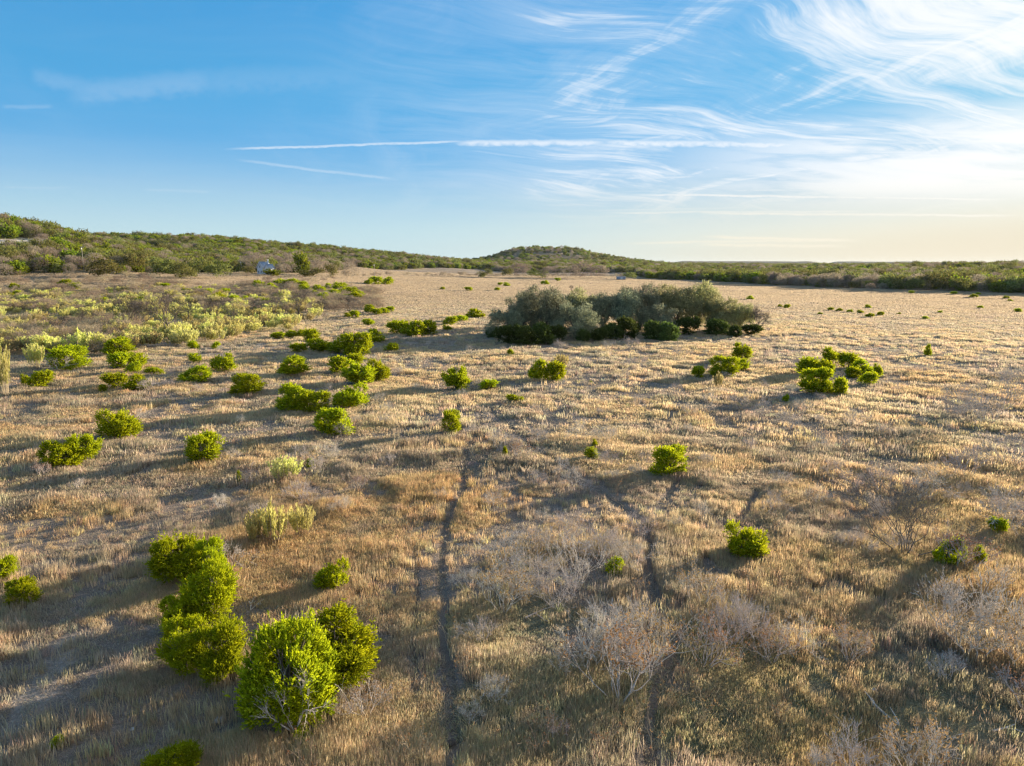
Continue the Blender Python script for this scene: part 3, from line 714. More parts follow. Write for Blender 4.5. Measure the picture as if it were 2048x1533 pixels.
# (photo x, foot y, width, height, tier, label)
JUN = [
    (582, 1464, 182, 190, 'A', 'large bushy green juniper with bare grey branches in its near side, biggest near bush'),
    (676, 1400, 180, 132, 'A', 'tall bright green juniper crown merged behind the biggest near bush, beside the bare grey shrub'),
    (372, 1352, 92, 98, 'A', 'left half of the wide yellow green juniper at the near end of the stepped row'),
    (437, 1362, 98, 112, 'A', 'right half of the wide yellow green juniper at the near end of the stepped row'),
    (421, 1255, 108, 118, 'A', 'middle juniper of the stepped row of bright green bushes'),
    (368, 1172, 104, 96, 'A', 'far dark green juniper at the top end of the stepped row of bushes'),
    (425, 1172, 60, 84, 'A', 'narrow bright juniper leaning on the dark far bush of the stepped row'),
    (362, 1275, 62, 74, 'A', 'small spiky juniper tucked at the left side of the stepped row'),
    (665, 1184, 64, 56, 'B', 'small forked juniper alone in orange grass, left of the long dark trail'),
    (342, 1580, 88, 82, 'A', 'juniper whose pointed top alone shows at the bottom edge of the picture'),
    (48, 1215, 60, 50, 'B', 'small juniper in grey shadow near the left edge, nearer of a pair'),
    (12, 1168, 46, 48, 'B', 'small juniper cut by the left edge, farther of a pair'),
    (115, 1499, 24, 26, 'C', 'tiny juniper seedling alone in grey grass at the bottom left'),
    (607, 1484, 32, 16, 'C', 'tiny bright seedling at the foot of the biggest near bush'),
    (1490, 1125, 76, 70, 'B', 'rounded yellow green juniper in brown grass, right of the second trail'),
    (1230, 1152, 34, 36, 'C', 'small upright juniper among bare grey shrubs beside the second trail'),
    (1338, 956, 66, 60, 'B', 'cone shaped green juniper casting a long shadow over the slanting trail'),
    (413, 931, 68, 60, 'B', 'compact oval juniper left of the long trail, halfway to the grove'),
    (120, 942, 66, 56, 'B', 'spiky wide juniper near the left edge, low left half'),
    (165, 930, 66, 58, 'B', 'spiky wide juniper near the left edge, taller right half'),
    (240, 884, 76, 62, 'B', 'dense rounded juniper above and right of the spiky wide pair'),
    (663, 874, 68, 54, 'B', 'wide juniper with a notched top, in front of the cluster of three'),
    (903, 868, 38, 44, 'B', 'narrow upright juniper just left of where the trail bends'),
    (1183, 922, 26, 24, 'C', 'small dark juniper at the foot of a bare shrub in the middle field'),
    (1190, 902, 14, 22, 'C', 'pale yellow sapling just behind the small dark juniper in the middle field'),
    (1028, 808, 32, 18, 'C', 'low spreading juniper by the start of the slanting trail'),
    (702, 819, 68, 46, 'B', 'bright rounded juniper, right hand one of the cluster of three'),
    (588, 826, 58, 54, 'B', 'yellowish ragged juniper, left one of the cluster of three'),
    (628, 829, 60, 45, 'B', 'dark ragged juniper in the middle of the cluster of three'),
    (500, 794, 56, 44, 'B', 'rounded juniper with a pale dead stem at its left foot'),
    (395, 768, 58, 34, 'B', 'flat topped wide juniper lying low in a shadow band'),
    (719, 773, 60, 46, 'B', 'dense bright juniper, nearer of the touching pair below the shadow'),
    (757, 765, 46, 44, 'B', 'bright juniper, farther of the touching pair below the shadow'),
    (590, 754, 58, 38, 'B', 'box shaped dense juniper standing in the long grove shadow'),
    (676, 749, 40, 34, 'C', 'small rounded juniper just left of the touching pair'),
    (712, 730, 34, 22, 'C', 'dark shaded juniper behind the touching pair'),
    (449, 746, 44, 36, 'C', 'dark compact juniper at the end of the long grove shadow'),
    (391, 726, 25, 18, 'C', 'small round juniper left of the dark compact one'),
    (233, 778, 48, 30, 'C', 'low dark juniper, left one of the touching low pair'),
    (275, 782, 44, 30, 'C', 'low bright juniper, right one of the touching low pair beside a white dead shrub'),
    (205, 786, 16, 16, 'C', 'tiny dark juniper left of the touching low pair'),
    (308, 751, 34, 15, 'C', 'flat dark juniper right of the group of four by the yellow shrubs'),
    (270, 748, 32, 23, 'C', 'nearest small juniper of the group of four by the yellow shrubs'),
    (277, 736, 36, 28, 'C', 'pale green juniper of the group of four by the yellow shrubs'),
    (238, 740, 38, 33, 'C', 'dark green juniper of the group of four by the yellow shrubs'),
    (240, 712, 56, 34, 'B', 'biggest and farthest juniper of the group of four by the yellow shrubs'),
    (138, 742, 78, 46, 'B', 'large dark dome shaped juniper with dry twigs at its right, near the left edge'),
    (82, 777, 44, 33, 'C', 'dark juniper with one bright tip, below the large dome shaped one'),
    (52, 772, 20, 22, 'C', 'small yellowish juniper at the left of the one with a bright tip'),
    (912, 781, 54, 42, 'B', 'round juniper standing alone where the trails begin'),
    (976, 783, 34, 22, 'C', 'low dark juniper right of the round one where the trails begin'),
    (1076, 762, 36, 40, 'C', 'left juniper of the pair beside a yellow plumed shrub'),
    (1112, 764, 42, 38, 'C', 'right juniper of the pair, in front of a yellow plumed shrub'),
    (1452, 757, 52, 42, 'B', 'broad juniper, nearer of the two right of the grove front'),
    (1482, 722, 36, 34, 'C', 'round topped juniper, farther of the two right of the grove front'),
    (1484, 743, 30, 24, 'C', 'small thin juniper between the broad and the round topped ones'),
    (1397, 759, 24, 26, 'C', 'little pointed juniper left of the broad one'),
    (1632, 791, 58, 52, 'B', 'tallest and nearest juniper of the cluster on the right side'),
    (1678, 793, 32, 36, 'C', 'narrow bright juniper next to the tallest of the right side cluster'),
    (1618, 752, 42, 36, 'C', 'dark juniper at the left end of the right side cluster'),
    (1647, 754, 34, 34, 'C', 'juniper behind the tallest one of the right side cluster'),
    (1659, 729, 32, 32, 'C', 'farthest thin juniper of the right side cluster'),
    (1697, 742, 38, 34, 'C', 'rounded juniper at the head of the right hand half of the cluster'),
    (1722, 750, 40, 30, 'C', 'dark wide juniper behind the nearest of the right hand half of the cluster'),
    (1708, 758, 32, 22, 'C', 'low pale juniper in the gap of the right side cluster'),
    (1736, 773, 32, 28, 'C', 'nearest juniper of the right hand half of the cluster'),
    (1754, 755, 18, 26, 'C', 'slim juniper at the far right end of the cluster'),
    (1572, 806, 12, 16, 'C', 'tiny seedling left of the right side cluster'),
    (795, 669, 44, 26, 'C', 'left juniper of the dense row of three in front of the grove shadow'),
    (828, 673, 46, 30, 'C', 'middle juniper of the dense row of three in front of the grove shadow'),
    (854, 670, 38, 28, 'C', 'right juniper of the dense row of three in front of the grove shadow'),
    (710, 712, 62, 44, 'B', 'large dark round juniper in the middle of the long dark cluster'),
    (678, 708, 36, 26, 'C', 'dark juniper merged with the left side of the large round one'),
    (638, 707, 46, 28, 'C', 'wide low juniper left of the large dark round one'),
    (596, 707, 34, 19, 'C', 'low juniper at the left end of the long dark cluster'),
    (750, 686, 36, 26, 'C', 'juniper just right of and behind the large dark round one'),
    (785, 705, 28, 18, 'C', 'small dark juniper alone inside the long grove shadow'),
    (621, 684, 34, 24, 'C', 'juniper at the right end of the row of four behind the long dark cluster'),
    (603, 676, 24, 16, 'C', 'dull juniper third along the row of four behind the long dark cluster'),
    (581, 677, 24, 15, 'C', 'bright juniper second along the row of four behind the long dark cluster'),
    (557, 679, 26, 14, 'C', 'low juniper first along the row of four behind the long dark cluster'),
    (950, 637, 38, 18, 'C', 'low juniper just left of the oak grove, farthest of its line'),
    (920, 644, 28, 12, 'C', 'flat juniper between two brighter ones left of the oak grove'),
    (900, 652, 28, 18, 'C', 'bright juniper left of the oak grove, nearest of its line'),
    (894, 663, 20, 12, 'C', 'tiny juniper in front of the line left of the oak grove'),
    (736, 652, 22, 14, 'C', 'small juniper alone between the yellow shrubs and the row of three'),
    (711, 638, 18, 16, 'C', 'small bright juniper at the foot of the clear trunked bare tree'),
    (696, 636, 16, 10, 'C', 'small dark juniper left of the bright one under the clear trunked bare tree'),
    (1021, 712, 14, 13, 'C', 'tiny round juniper alone in the bluish shadow in front of the grove'),
    (386, 700, 20, 17, 'C', 'small juniper at the near edge of the yellow shrubs, left of a similar one'),
    (433, 698, 18, 14, 'C', 'small juniper at the near edge of the yellow shrubs, right of a similar one'),
    (262, 690, 14, 20, 'C', 'small upright juniper between yellow plumed shrubs'),
    (1180, 768, 8, 6, 'C', 'speck of a juniper seedling right of the pair with the yellow shrub'),
    (480, 965, 12, 22, 'C', 'bright yellow sapling beside a pale dead shrub'),
    (620, 936, 14, 18, 'C', 'small yellowish sapling among pale dead twigs right of the oval juniper'),
    (1010, 918, 10, 24, 'C', 'thin yellow sapling between pale shrubs and the slanting trail'),
    (1900, 1140, 52, 60, 'B', 'spiky olive juniper with a bare grey shrub behind it, near the right edge'),
    (1958, 1136, 24, 42, 'C', 'narrow olive juniper right of the spiky one, near the right edge'),
    (1995, 1075, 34, 36, 'C', 'dull green juniper in haze at the right edge'),
    (1855, 712, 14, 22, 'C', 'small juniper alone far out in the right hand pasture'),
]
A_LOB = [[(0, 0, .46, .34, .34, .38), (-.2, -.1, .32, .28, .26, .3), (.22, .05, .38, .27, .28, .34), (.05, .2, .62, .26, .24, .30), (-.12, .1, .7, .2, .2, .26), (.18, -.2, .3, .24, .22, .28), (.2, .1, .72, .16, .16, .24), (-.3, .12, .55, .16, .16, .22), (.0, -.22, .55, .2, .2, .26)],
         rand_lobes(np.random.default_rng(5), 9, .30, .27), rand_lobes(np.random.default_rng(9), 8, .31, .28), rand_lobes(np.random.default_rng(12), 8, .28, .25)]
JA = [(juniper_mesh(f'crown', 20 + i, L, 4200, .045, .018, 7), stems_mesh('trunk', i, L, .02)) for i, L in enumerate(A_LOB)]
JB, JC = [], []
for i in range(6):
    L = rand_lobes(np.random.default_rng(30 + i), 7 + i % 3, .27 + .03 * (i % 3), .27)
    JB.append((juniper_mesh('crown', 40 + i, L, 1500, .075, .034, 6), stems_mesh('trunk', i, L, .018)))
for i in range(6):
    L = rand_lobes(np.random.default_rng(50 + i), 5, .28, .30)
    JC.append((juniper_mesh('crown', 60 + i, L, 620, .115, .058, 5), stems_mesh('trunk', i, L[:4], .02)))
for i, (x, y, w_, h_, t, lab) in enumerate(JUN):
    src = {'A': JA, 'B': JB, 'C': JC}[t]; cr, tr = src[i % len(src)]
    if i == 0: cr, tr = JA[0]
    if i == 1: cr, tr = JA[1]
    mm = [('crown', cr), ('trunk', tr)]
    o = place('juniper_bush', lab, 'juniper bush', mm, x, y, w_ * 1.0, h_ * 1.02, G_J, aspect=.9 + .2 * rng.random(), rz=None if i > 1 else .4)
# bare branches of the biggest bush: dead limbs on its near side
big = [o for o in bpy.data.objects if o.get('label', '').startswith('large bushy green')][0]
db = bare_shrub('dead_limbs', 71, 6, 1.0, .9, 3, 3, .016, .2, .10, ang=.5, cards=2, cw=.006)
dl = link('dead_limb', db, big); dl.location = (-.02, -.34, .10); dl.rotation_euler = (R(14), R(-8), -.4); dl.scale = (.55, .5, .72)
big2 = [o for o in bpy.data.objects if o.get('label', '').startswith('large dark dome')][0]
dl = link('dead_limb', db, big2); dl.rotation_euler = (R(10), 0, -big2.rotation_euler.z); dl.location = (.15, -.3, 0); dl.scale = (.7, .7, .8)

# ------------------------------------------------------------------ yellow plumed shrubs
BP = [plume_shrub('foliage', 80 + i, 34, ll=.10, lw=.028, per=40) for i in range(4)]
BP2 = [plume_shrub('foliage', 90 + i, 26, ll=.11, lw=.032, per=34) for i in range(6)]
G_B = 'yellow green plumed shrubs in the left hand scrub'
for x, y, w_, h_, lab in [(512, 1098, 54, 62, 'pale yellow plumed shrub, left third of the feathery clump in the near field'), (548, 1100, 62, 72, 'bright yellow plumed shrub, middle third of the feathery clump in the near field'),
                          (605, 1082, 52, 60, 'dull yellow plumed shrub, right third of the feathery clump in the near field'), (1122, 742, 28, 28, 'yellow plumed shrub behind the pair of junipers, alone in the middle field'),
                          (1436, 781, 20, 28, 'small bright yellow plumed shrub below the broad juniper right of the grove'), (572, 970, 62, 44, 'loose yellow green shrub among pale dead twigs, above the feathery clump'),
                          (12, 795, 26, 88, 'tall yellow plumed shrub cut by the left edge'), (165, 712, 60, 40, 'yellow plumed shrub behind the large dome shaped juniper'), (72, 740, 34, 44, 'yellow plumed shrub left of the large dome shaped juniper')]:
    a, b = BP[rng.integers(4)]
    place('plume_shrub', lab, 'shrub', [('foliage', a), ('stem', b)], x, y, w_ * 1.25, h_ * 1.35)
n = 0; g5 = np.random.default_rng(55)
while n < 285:
    y = 596 + 116 * g5.random() ** 1.15; xm = np.interp(y, [596, 615, 640, 660, 680, 690, 712], [640, 640, 650, 600, 510, 420, 150])
    x = -60 + (xm + 60) * g5.random() ** 1.1
    if 40 < x < 230 and 655 < y < 700 and g5.random() < .85: continue
    if y < 612 and g5.random() < .5: continue
    a, b = BP2[n % 6]; p = P(x, y)
    hh = 2.3 + 1.5 * g5.random(); ww = hh * (.9 + .7 * g5.random())
    o = bpy.data.objects.new('plume_shrub', None); col.objects.link(o); o.location = (p[0], p[1], float(hbase(p[0], p[1])))
    o.scale = (ww, ww, hh); o.rotation_euler = (0, 0, g5.random() * 6.28)
    zr = 'far side' if y < 622 else ('middle' if y < 655 else 'near side'); zc = 'left end' if x < 170 else ('centre' if x < 400 else 'right end')
    o['label'] = f'pale yellow plumed shrub in the {zr} of the scrub band, toward its {zc}'; o['category'] = 'shrub'; o['group'] = f'plumed shrubs, {zr} and {zc} of the scrub band'
    link('foliage', a, o)
    n += 1

# ------------------------------------------------------------------ leafless shrubs and trees
SUM = [bare_shrub(f'forked_wood', 100 + i, 9, 2.3, 1.05, 3, 3, .027, .5, .24, tips=i % 2 == 0, ang=.55, cards=2, cw=.026) for i in range(4)]
TWG = [bare_shrub(f'twiggy_wood', 110 + i, 9, 1.6, .95, 3, 3, .014, .25, .24, ang=.6, cards=2, cw=.016) for i in range(4)]
THK = [bare_shrub('thicket_wood', 120 + i, 8, 2.6, .7, 2, 3, .022, .2, .75, ang=.5, cards=9, cw=.035, m_=M_TWIG) for i in range(4)]
HAZ = bare_shrub('limbs', 139, 9, 4.6, .62, 4, 3, .045, .3, .45, ang=.5, cards=3, cw=.02, m_=M_BARK)
TRE = [bare_shrub('limbs', 130 + i, 5, 7.0, .75, 4, 3, .085, .3, .7, ang=.55, cards=3, cw=.03, m_=M_DARKB if i < 2 else M_BARK, trunk=.8) for i in range(4)]
STK = [bare_shrub('stalks', 140 + i, 7, 1.5, .35, 1, 2, .010, .2, .25, ang=.3, cards=2, cw=.02, tips=True, m_=M_TWIG) for i in range(2)]


def place_real(name, lab, cat, me, x, y, hpx, mh, group, part='branches', wf=1.0, rz=None):
    p = P(x, y); _, hm = size_at(p, 10, hpx, y); s = hm / mh * (.86 if name == 'bare_shrub' else 1)
    o = bpy.data.objects.new(name, me); col.objects.link(o)
    o.location = (p[0], p[1], float(hbase(p[0], p[1])) - .02); o.scale = (s * wf, s * wf, s); o.rotation_euler = (0, 0, rng.random() * 6.28 if rz is None else rz)
    o['label'] = lab; o['category'] = cat
    if group: o['group'] = group
    return o


G_S = 'bare grey shrubs in the near field'
SH = [  # x, foot y, height px, kind, label
    (1240, 1400, 175, 's', 'largest bare pale shrub, wide and many stemmed, between the two long trails'),
    (1185, 1330, 120, 's', 'bare pale shrub at the left flank of the largest one'),
    (1300, 1330, 120, 's', 'bare pale shrub at the right flank of the largest one, by the second trail'),
    (1250, 1290, 100, 't', 'fine twigged bare shrub behind the largest pale one'),
    (1008, 1225, 110, 's', 'bare grey shrub with a dark foot, left of the near middle thicket'),
    (1055, 1190, 105, 't', 'fine twigged grey shrub in the near middle thicket, left part'),
    (1110, 1215, 90, 't', 'fine twigged shrub standing over a fallen pale branch'),
    (1150, 1180, 105, 's', 'tall bare shrub in the middle of the near thicket'),
    (1145, 1110, 90, 't', 'fine twigged shrub at the far side of the near thicket'),
    (1200, 1130, 80, 't', 'fine twigged shrub behind the small upright juniper'),
    (1255, 1140, 70, 't', 'fine twigged shrub right of the small upright juniper'),
    (1285, 1075, 60, 't', 'small pale shrub at the head of the second trail'),
    (1000, 1130, 70, 't', 'fine twigged shrub at the far left of the near thicket'),
    (1060, 1110, 70, 't', 'fine twigged reddish grey shrub at the far side of the near thicket'),
    (1410, 1330, 110, 's', 'open forked shrub right of the second trail, over green grass'),
    (1470, 1290, 100, 's', 'open forked shrub above patches of bright grass'),
    (1400, 1215, 90, 's', 'leaning forked shrub below the end of the short side trail'),
    (1485, 1275, 90, 't', 'bluish grey shrub standing in dark matted grass'),
    (1545, 1325, 80, 's', 'thin forked shrub with seed heads right of the bluish one'),
    (1590, 1300, 70, 't', 'low fine shrub with brown seed heads'),
    (1700, 1320, 80, 's', 'thin grey shrub in the middle of the shaded right side'),
    (1895, 1280, 130, 's', 'wide antler shaped shrub with brown tips, left of the pair near the right edge'),
    (1945, 1320, 105, 's', 'lower antler shaped shrub between the pair near the right edge'),
    (1990, 1300, 145, 's', 'tall antler shaped shrub with brown tips, right of the pair near the right edge'),
    (2035, 1340, 120, 's', 'antler shaped shrub cut by the right edge'),
    (1890, 1360, 60, 't', 'low thin shrub below the antler shaped pair'),
    (2060, 1430, 110, 's', 'green grey shrub leaning in at the right edge'),
    (1705, 1570, 120, 's', 'bare shrub with brown seed heads at the bottom edge, left of a pair'),
    (1830, 1575, 140, 's', 'bare shrub with brown seed heads at the bottom edge, right of a pair'),
    (1650, 1560, 70, 's', 'small bare shrub at the bottom edge by the green grass'),
    (735, 1432, 85, 's', 'bleached bare shrub beside the biggest green bush'),
    (700, 1435, 60, 's', 'small bleached shrub half behind the biggest green bush'),
    (455, 1140, 60, 't', 'pale twiggy shrub left of the yellow plumed clump'),
    (445, 1020, 40, 's', 'small white forked dead shrub left of the scattered twigs'),
    (500, 970, 42, 's', 'white forked dead shrub beside a yellow sapling'),
    (520, 1040, 40, 't', 'low grey twigs behind the yellow plumed clump'),
    (600, 930, 42, 't', 'pale twiggy shrub right of the oval juniper'),
    (640, 950, 46, 's', 'pale upright dead shrub in the twig thicket'),
    (660, 920, 40, 't', 'fine pale shrub at the far side of the twig thicket'),
    (600, 1000, 46, 't', 'fine reddish shrub in the twig thicket'),
    (625, 1010, 40, 't', 'dark footed fine shrub at the near side of the twig thicket'),
    (680, 1030, 40, 't', 'dark low shrub right of the yellow plumed clump'),
    (718, 980, 36, 's', 'small pale forked shrub right of the twig thicket'),
    (780, 930, 26, 't', 'little grey shrub in orange grass left of the long trail'),
    (85, 955, 36, 's', 'white dead shrub at the left foot of the spiky wide juniper'),
    (157, 982, 30, 's', 'small white dead shrub alone below the spiky wide juniper'),
    (300, 785, 34, 't', 'white bleached shrub right of the touching low pair'),
    (337, 776, 20, 't', 'small white dead shrub right of the bleached one'),
    (285, 838, 24, 't', 'pale low shrub behind the dense rounded juniper'),
    (1000, 900, 50, 't', 'pale shrub left of the slanting trail'),
    (1040, 925, 50, 's', 'pale stalky shrub beside the slanting trail'),
    (1075, 890, 40, 't', 'pale fine shrub right of the slanting trail'),
    (1160, 885, 46, 't', 'grey shrub with dark foot in the middle field, left half'),
    (1205, 890, 46, 't', 'grey shrub with dark foot in the middle field, right half'),
    (1215, 935, 40, 't', 'reddish grey shrub right of the small dark juniper'),
    (1275, 745, 38, 't', 'brown twiggy shrub in the middle field in front of the grove'),
    (1250, 760, 24, 't', 'low brown shrub in the middle field'),
    (1120, 705, 30, 't', 'pale shrub in front of the grove, left of three'),
    (1220, 705, 30, 't', 'pale shrub in front of the grove, middle of three'),
    (1262, 700, 30, 't', 'pale shrub in front of the grove, right of three'),
    (1352, 715, 28, 't', 'small leafless sapling in front of the grove'),
    (1350, 790, 30, 't', 'small grey shrub between the grove and the shaded hollow'),
    (1420, 810, 30, 't', 'fine grey shrub at the shaded hollow, left part'),
    (1480, 820, 40, 't', 'fine grey shrub at the shaded hollow, middle'),
    (1530, 830, 36, 't', 'fine grey shrub at the shaded hollow, right part'),
    (1575, 860, 46, 't', 'dark grey shrub below the right side cluster'),
    (1600, 830, 36, 't', 'pale grass coloured shrub below the right side cluster'),
    (1705, 855, 44, 't', 'thin grey shrub above the bright straw patch'),
    (1640, 900, 30, 't', 'low dark shrub left of the bright straw patch'),
    (1500, 905, 34, 't', 'low brown shrub at the edge of the orange grass'),
    (1700, 985, 50, 't', 'fine shrub above the leafless tree on the right'),
    (1760, 985, 60, 't', 'fine shrub behind the leafless tree on the right'),
    (1850, 1000, 70, 't', 'hazy fine shrub right of the leafless tree'),
    (1930, 960, 80, 't', 'hazy tall shrub at the right edge, nearer part'),
    (2020, 940, 90, 't', 'hazy tall shrub cut by the right edge'),
    (1970, 850, 90, 't', 'hazy leafless shrub on bright grass near the right edge'),
    (1905, 830, 60, 't', 'dark hazy shrub left of the bright grass near the right edge'),
    (2025, 800, 80, 't', 'hazy shrub at the right edge above the bright grass'),
    (1925, 1145, 95, 's', 'wide bare shrub growing behind the spiky olive juniper'),
    (1985, 1180, 60, 's', 'white dead shrub with short arms by the right edge'),
    (2010, 1060, 90, 't', 'pale hazy shrub cluster at the right edge'),
    (1740, 1110, 36, 's', 'small dead shrub at the foot of the leafless tree'),
    (1630, 1010, 44, 't', 'fine grey shrub above the pale straw patch'),
    (1560, 975, 40, 't', 'fine grey shrub right of the cone shaped juniper'),
    (1115, 1480, 50, 's', 'thin low shrub in green grass near the bottom, by the long trail'),
    (985, 1400, 60, 't', 'low grey shrub right of the long trail near the bottom'),
    (940, 1440, 40, 't', 'low pale twigs right beside the long trail near the bottom'),
    (960, 1290, 60, 't', 'thin grey shrub right of the long trail'),
    (1130, 1350, 60, 's', 'low forked shrub left of the largest bare pale one'),
    (930, 1180, 50, 't', 'fine grey shrub close to the right of the long trail'),
    (880, 1000, 26, 't', 'small grey shrub just left of the long trail'),
    (140, 1335, 34, 'k', 'single pale dead stalks beside the bare soil streak'),
]
for i, (x, y, hp, kd, lab) in enumerate(SH):
    if kd == 's': me = SUM[i % 4]; mh = 2.3
    elif kd == 't': me = TWG[i % 4]; mh = 1.6
    else: me = STK[i % 2]; mh = 1.5
    place_real('bare_shrub', lab, 'shrub', me, x, y, hp, mh, G_S, wf=1.0 if kd != 't' else 1.15)
# thin dead stalks standing in the near grass
g6 = np.random.default_rng(66)
for i in range(150):
    Y = 18 + 60 * g6.random() ** 1.5; X = (g6.random() - .35) * 1.1 * Y
    zs = ('left of the long trail' if X < -.08 * Y else ('between the two trails' if X < .19 * Y else 'right of the second trail')) + (', near' if Y < 30 else (', in the middle' if Y < 48 else ', farther up'))
    place_mesh('dead_stalks', 'dry stalks with brown seed heads ' + zs, 'dead plant', STK[i % 2], X, Y, .5 + .4 * g6.random(), g6.random() * 6, 'dry stalks ' + zs)
g6 = np.random.default_rng(67)
for i in range(130):
    y = 690 + 420 * g6.random() ** 1.3; x = 700 + 1400 * g6.random() if g6.random() < .75 else 380 + 400 * g6.random()
    if y > 950 and x < 950: continue
    p = P(x, y)
    zs = ('left of the long trail' if x < 860 else ('left of the cone shaped juniper' if x < 1300 else ('around the shaded hollow' if x < 1700 else 'toward the right edge'))) + (', far part' if y < 790 else (', middle part' if y < 930 else ', near part'))
    place_mesh('twiggy_bush', 'low leafless twiggy bush in dry grass ' + zs, 'shrub', TWG[i % 4], p[0], p[1], .45 + .4 * g6.random(), g6.random() * 6, 'low twiggy bushes ' + zs)

# leafless trees
for i, (x, y, hp, k, lab) in enumerate([
    (1808, 1112, 165, 3, 'leafless dark stemmed tree with a wide fan of twigs on the right side'),
    (275, 662, 62, 0, 'dead black limbed tree with wide crooked arms among the yellow shrubs'), (255, 664, 70, 1, 'dead black tree leaning left, beside the wide crooked one'),
    (168, 660, 42, 0, 'dead dark tree leaning left in the yellow shrubs near the left edge'), (132, 662, 30, 1, 'small dead dark tree left of the leaning one'),
    (338, 680, 88, 3, 'tall grey pole like dead tree in the yellow shrubs'), (428, 645, 50, 0, 'forked dead tree right of the tall grey one'),
    (375, 648, 40, 1, 'slender dead tree between the tall grey and the forked one'), (548, 630, 40, 2, 'bare grey tree at the far right end of the yellow shrubs'),
    (597, 634, 56, 2, 'bare grey fan shaped tree at the far right end of the yellow shrubs'), (642, 630, 30, 1, 'thin bare sapling right of the fan shaped tree'),
    (698, 628, 40, 0, 'bare tree with a clear trunk standing before green junipers'), (465, 650, 30, 2, 'small bare tree behind the forked dead one'),
    (1515, 668, 46, 0, 'bare crooked tree at the right end of the oak grove'), (1500, 664, 52, 1, 'bare leaning tree beside the last oak of the grove'), (1285, 640, 70, 2, 'bare grey tree top rising from the middle of the oak grove'),
    (1143, 583, 12, 1, 'tiny bare tree at the far field edge')]):
    place_real('bare_tree', lab, 'tree', HAZ if i == 0 else TRE[k], x, y, hp * (.85 if i == 0 else 1), 4.6 if i == 0 else 7.0, 'leafless trees standing in the field', wf=1.1)

# brown leafless thickets in the scrub on the left
n = 0; g7 = np.random.default_rng(77)
while n < 290:
    if n < 90: x = -60 + 330 * g7.random(); y = 648 + 62 * g7.random()
    else: y = 553 + 75 * g7.random() ** 1.2; x = -60 + np.interp(y, [553, 600, 630], [720, 800, 520]) * g7.random()
    if n >= 90 and x > 640 and g7.random() < .6: continue
    p = P(x, y); s = .7 + .6 * g7.random()
    zc = 'in front of the yellow plumed shrubs by the left edge' if n < 90 else ('behind the yellow plumed shrubs, below the left hill' if x < 260 else ('behind the yellow plumed shrubs, below the farmhouse' if x < 560 else 'among small junipers right of the farmhouse'))
    place_mesh('twig_thicket', 'brown leafless thicket bush ' + zc, 'shrub', THK[n % 4], p[0], p[1], (s * 1.4, s * 1.4, s * .9), g7.random() * 6.28, 'brown thicket bushes ' + zc)
    n += 1
# small far junipers in the scrub and the pasture
g8 = np.random.default_rng(88)
FJ = [(x, y, 20, 13) for x, y in ((612, 582), (640, 583), (655, 596), (632, 590), (668, 592), (688, 598), (708, 600), (700, 590), (645, 600), (678, 580), (690, 586), (605, 575), (588, 573), (575, 572), (735, 567), (755, 567),
      (777, 567), (560, 570), (520, 575), (545, 578), (740, 624), (752, 628), (768, 626), (782, 622), (738, 618), (190, 612), (210, 610), (228, 612), (246, 610), (262, 610), (278, 608), (20, 594), (40, 592), (12, 606), (55, 600), (30, 580),
      (130, 573), (150, 577), (105, 585), (470, 605), (440, 600), (395, 585), (370, 588), (485, 600), (520, 608), (535, 612), (420, 590), (455, 585), (330, 575), (690, 575), (720, 590), (700, 583), (660, 575))]
for x, y, w_, h_ in FJ:
    cr, tr = JC[g8.integers(6)]; s = .8 + .6 * g8.random()
    o = place('juniper_bush', 'small green juniper in the distant scrub at the left', 'juniper bush', [('crown', cr)], x + g8.normal() * 2, y + 3, w_ * s, h_ * s, 'small junipers in the distant scrub')
FD = [(1000, 571), (1013, 573), (995, 582), (1573, 617), (1662, 622), (1678, 624), (1736, 617), (1740, 636), (1720, 628), (1880, 627), (1798, 630), (1823, 588), (1908, 590), (1947, 596), (1956, 590), (2020, 604), (2012, 598), (885, 580), (938, 583), (1116, 563), (1090, 570),
      (1560, 615), (1640, 630), (1700, 626), (1960, 618), (2035, 625), (1500, 600), (1420, 590), (1850, 640), (1760, 632)]
for x, y in FD:
    cr, tr = JC[g8.integers(6)]; s = .6 + .7 * g8.random()
    place('juniper_bush', 'tiny dark juniper dotting the open pasture far off', 'juniper bush', [('crown', cr)], x, y, 12 * s, 7 * s, 'tiny junipers dotting the far pasture')

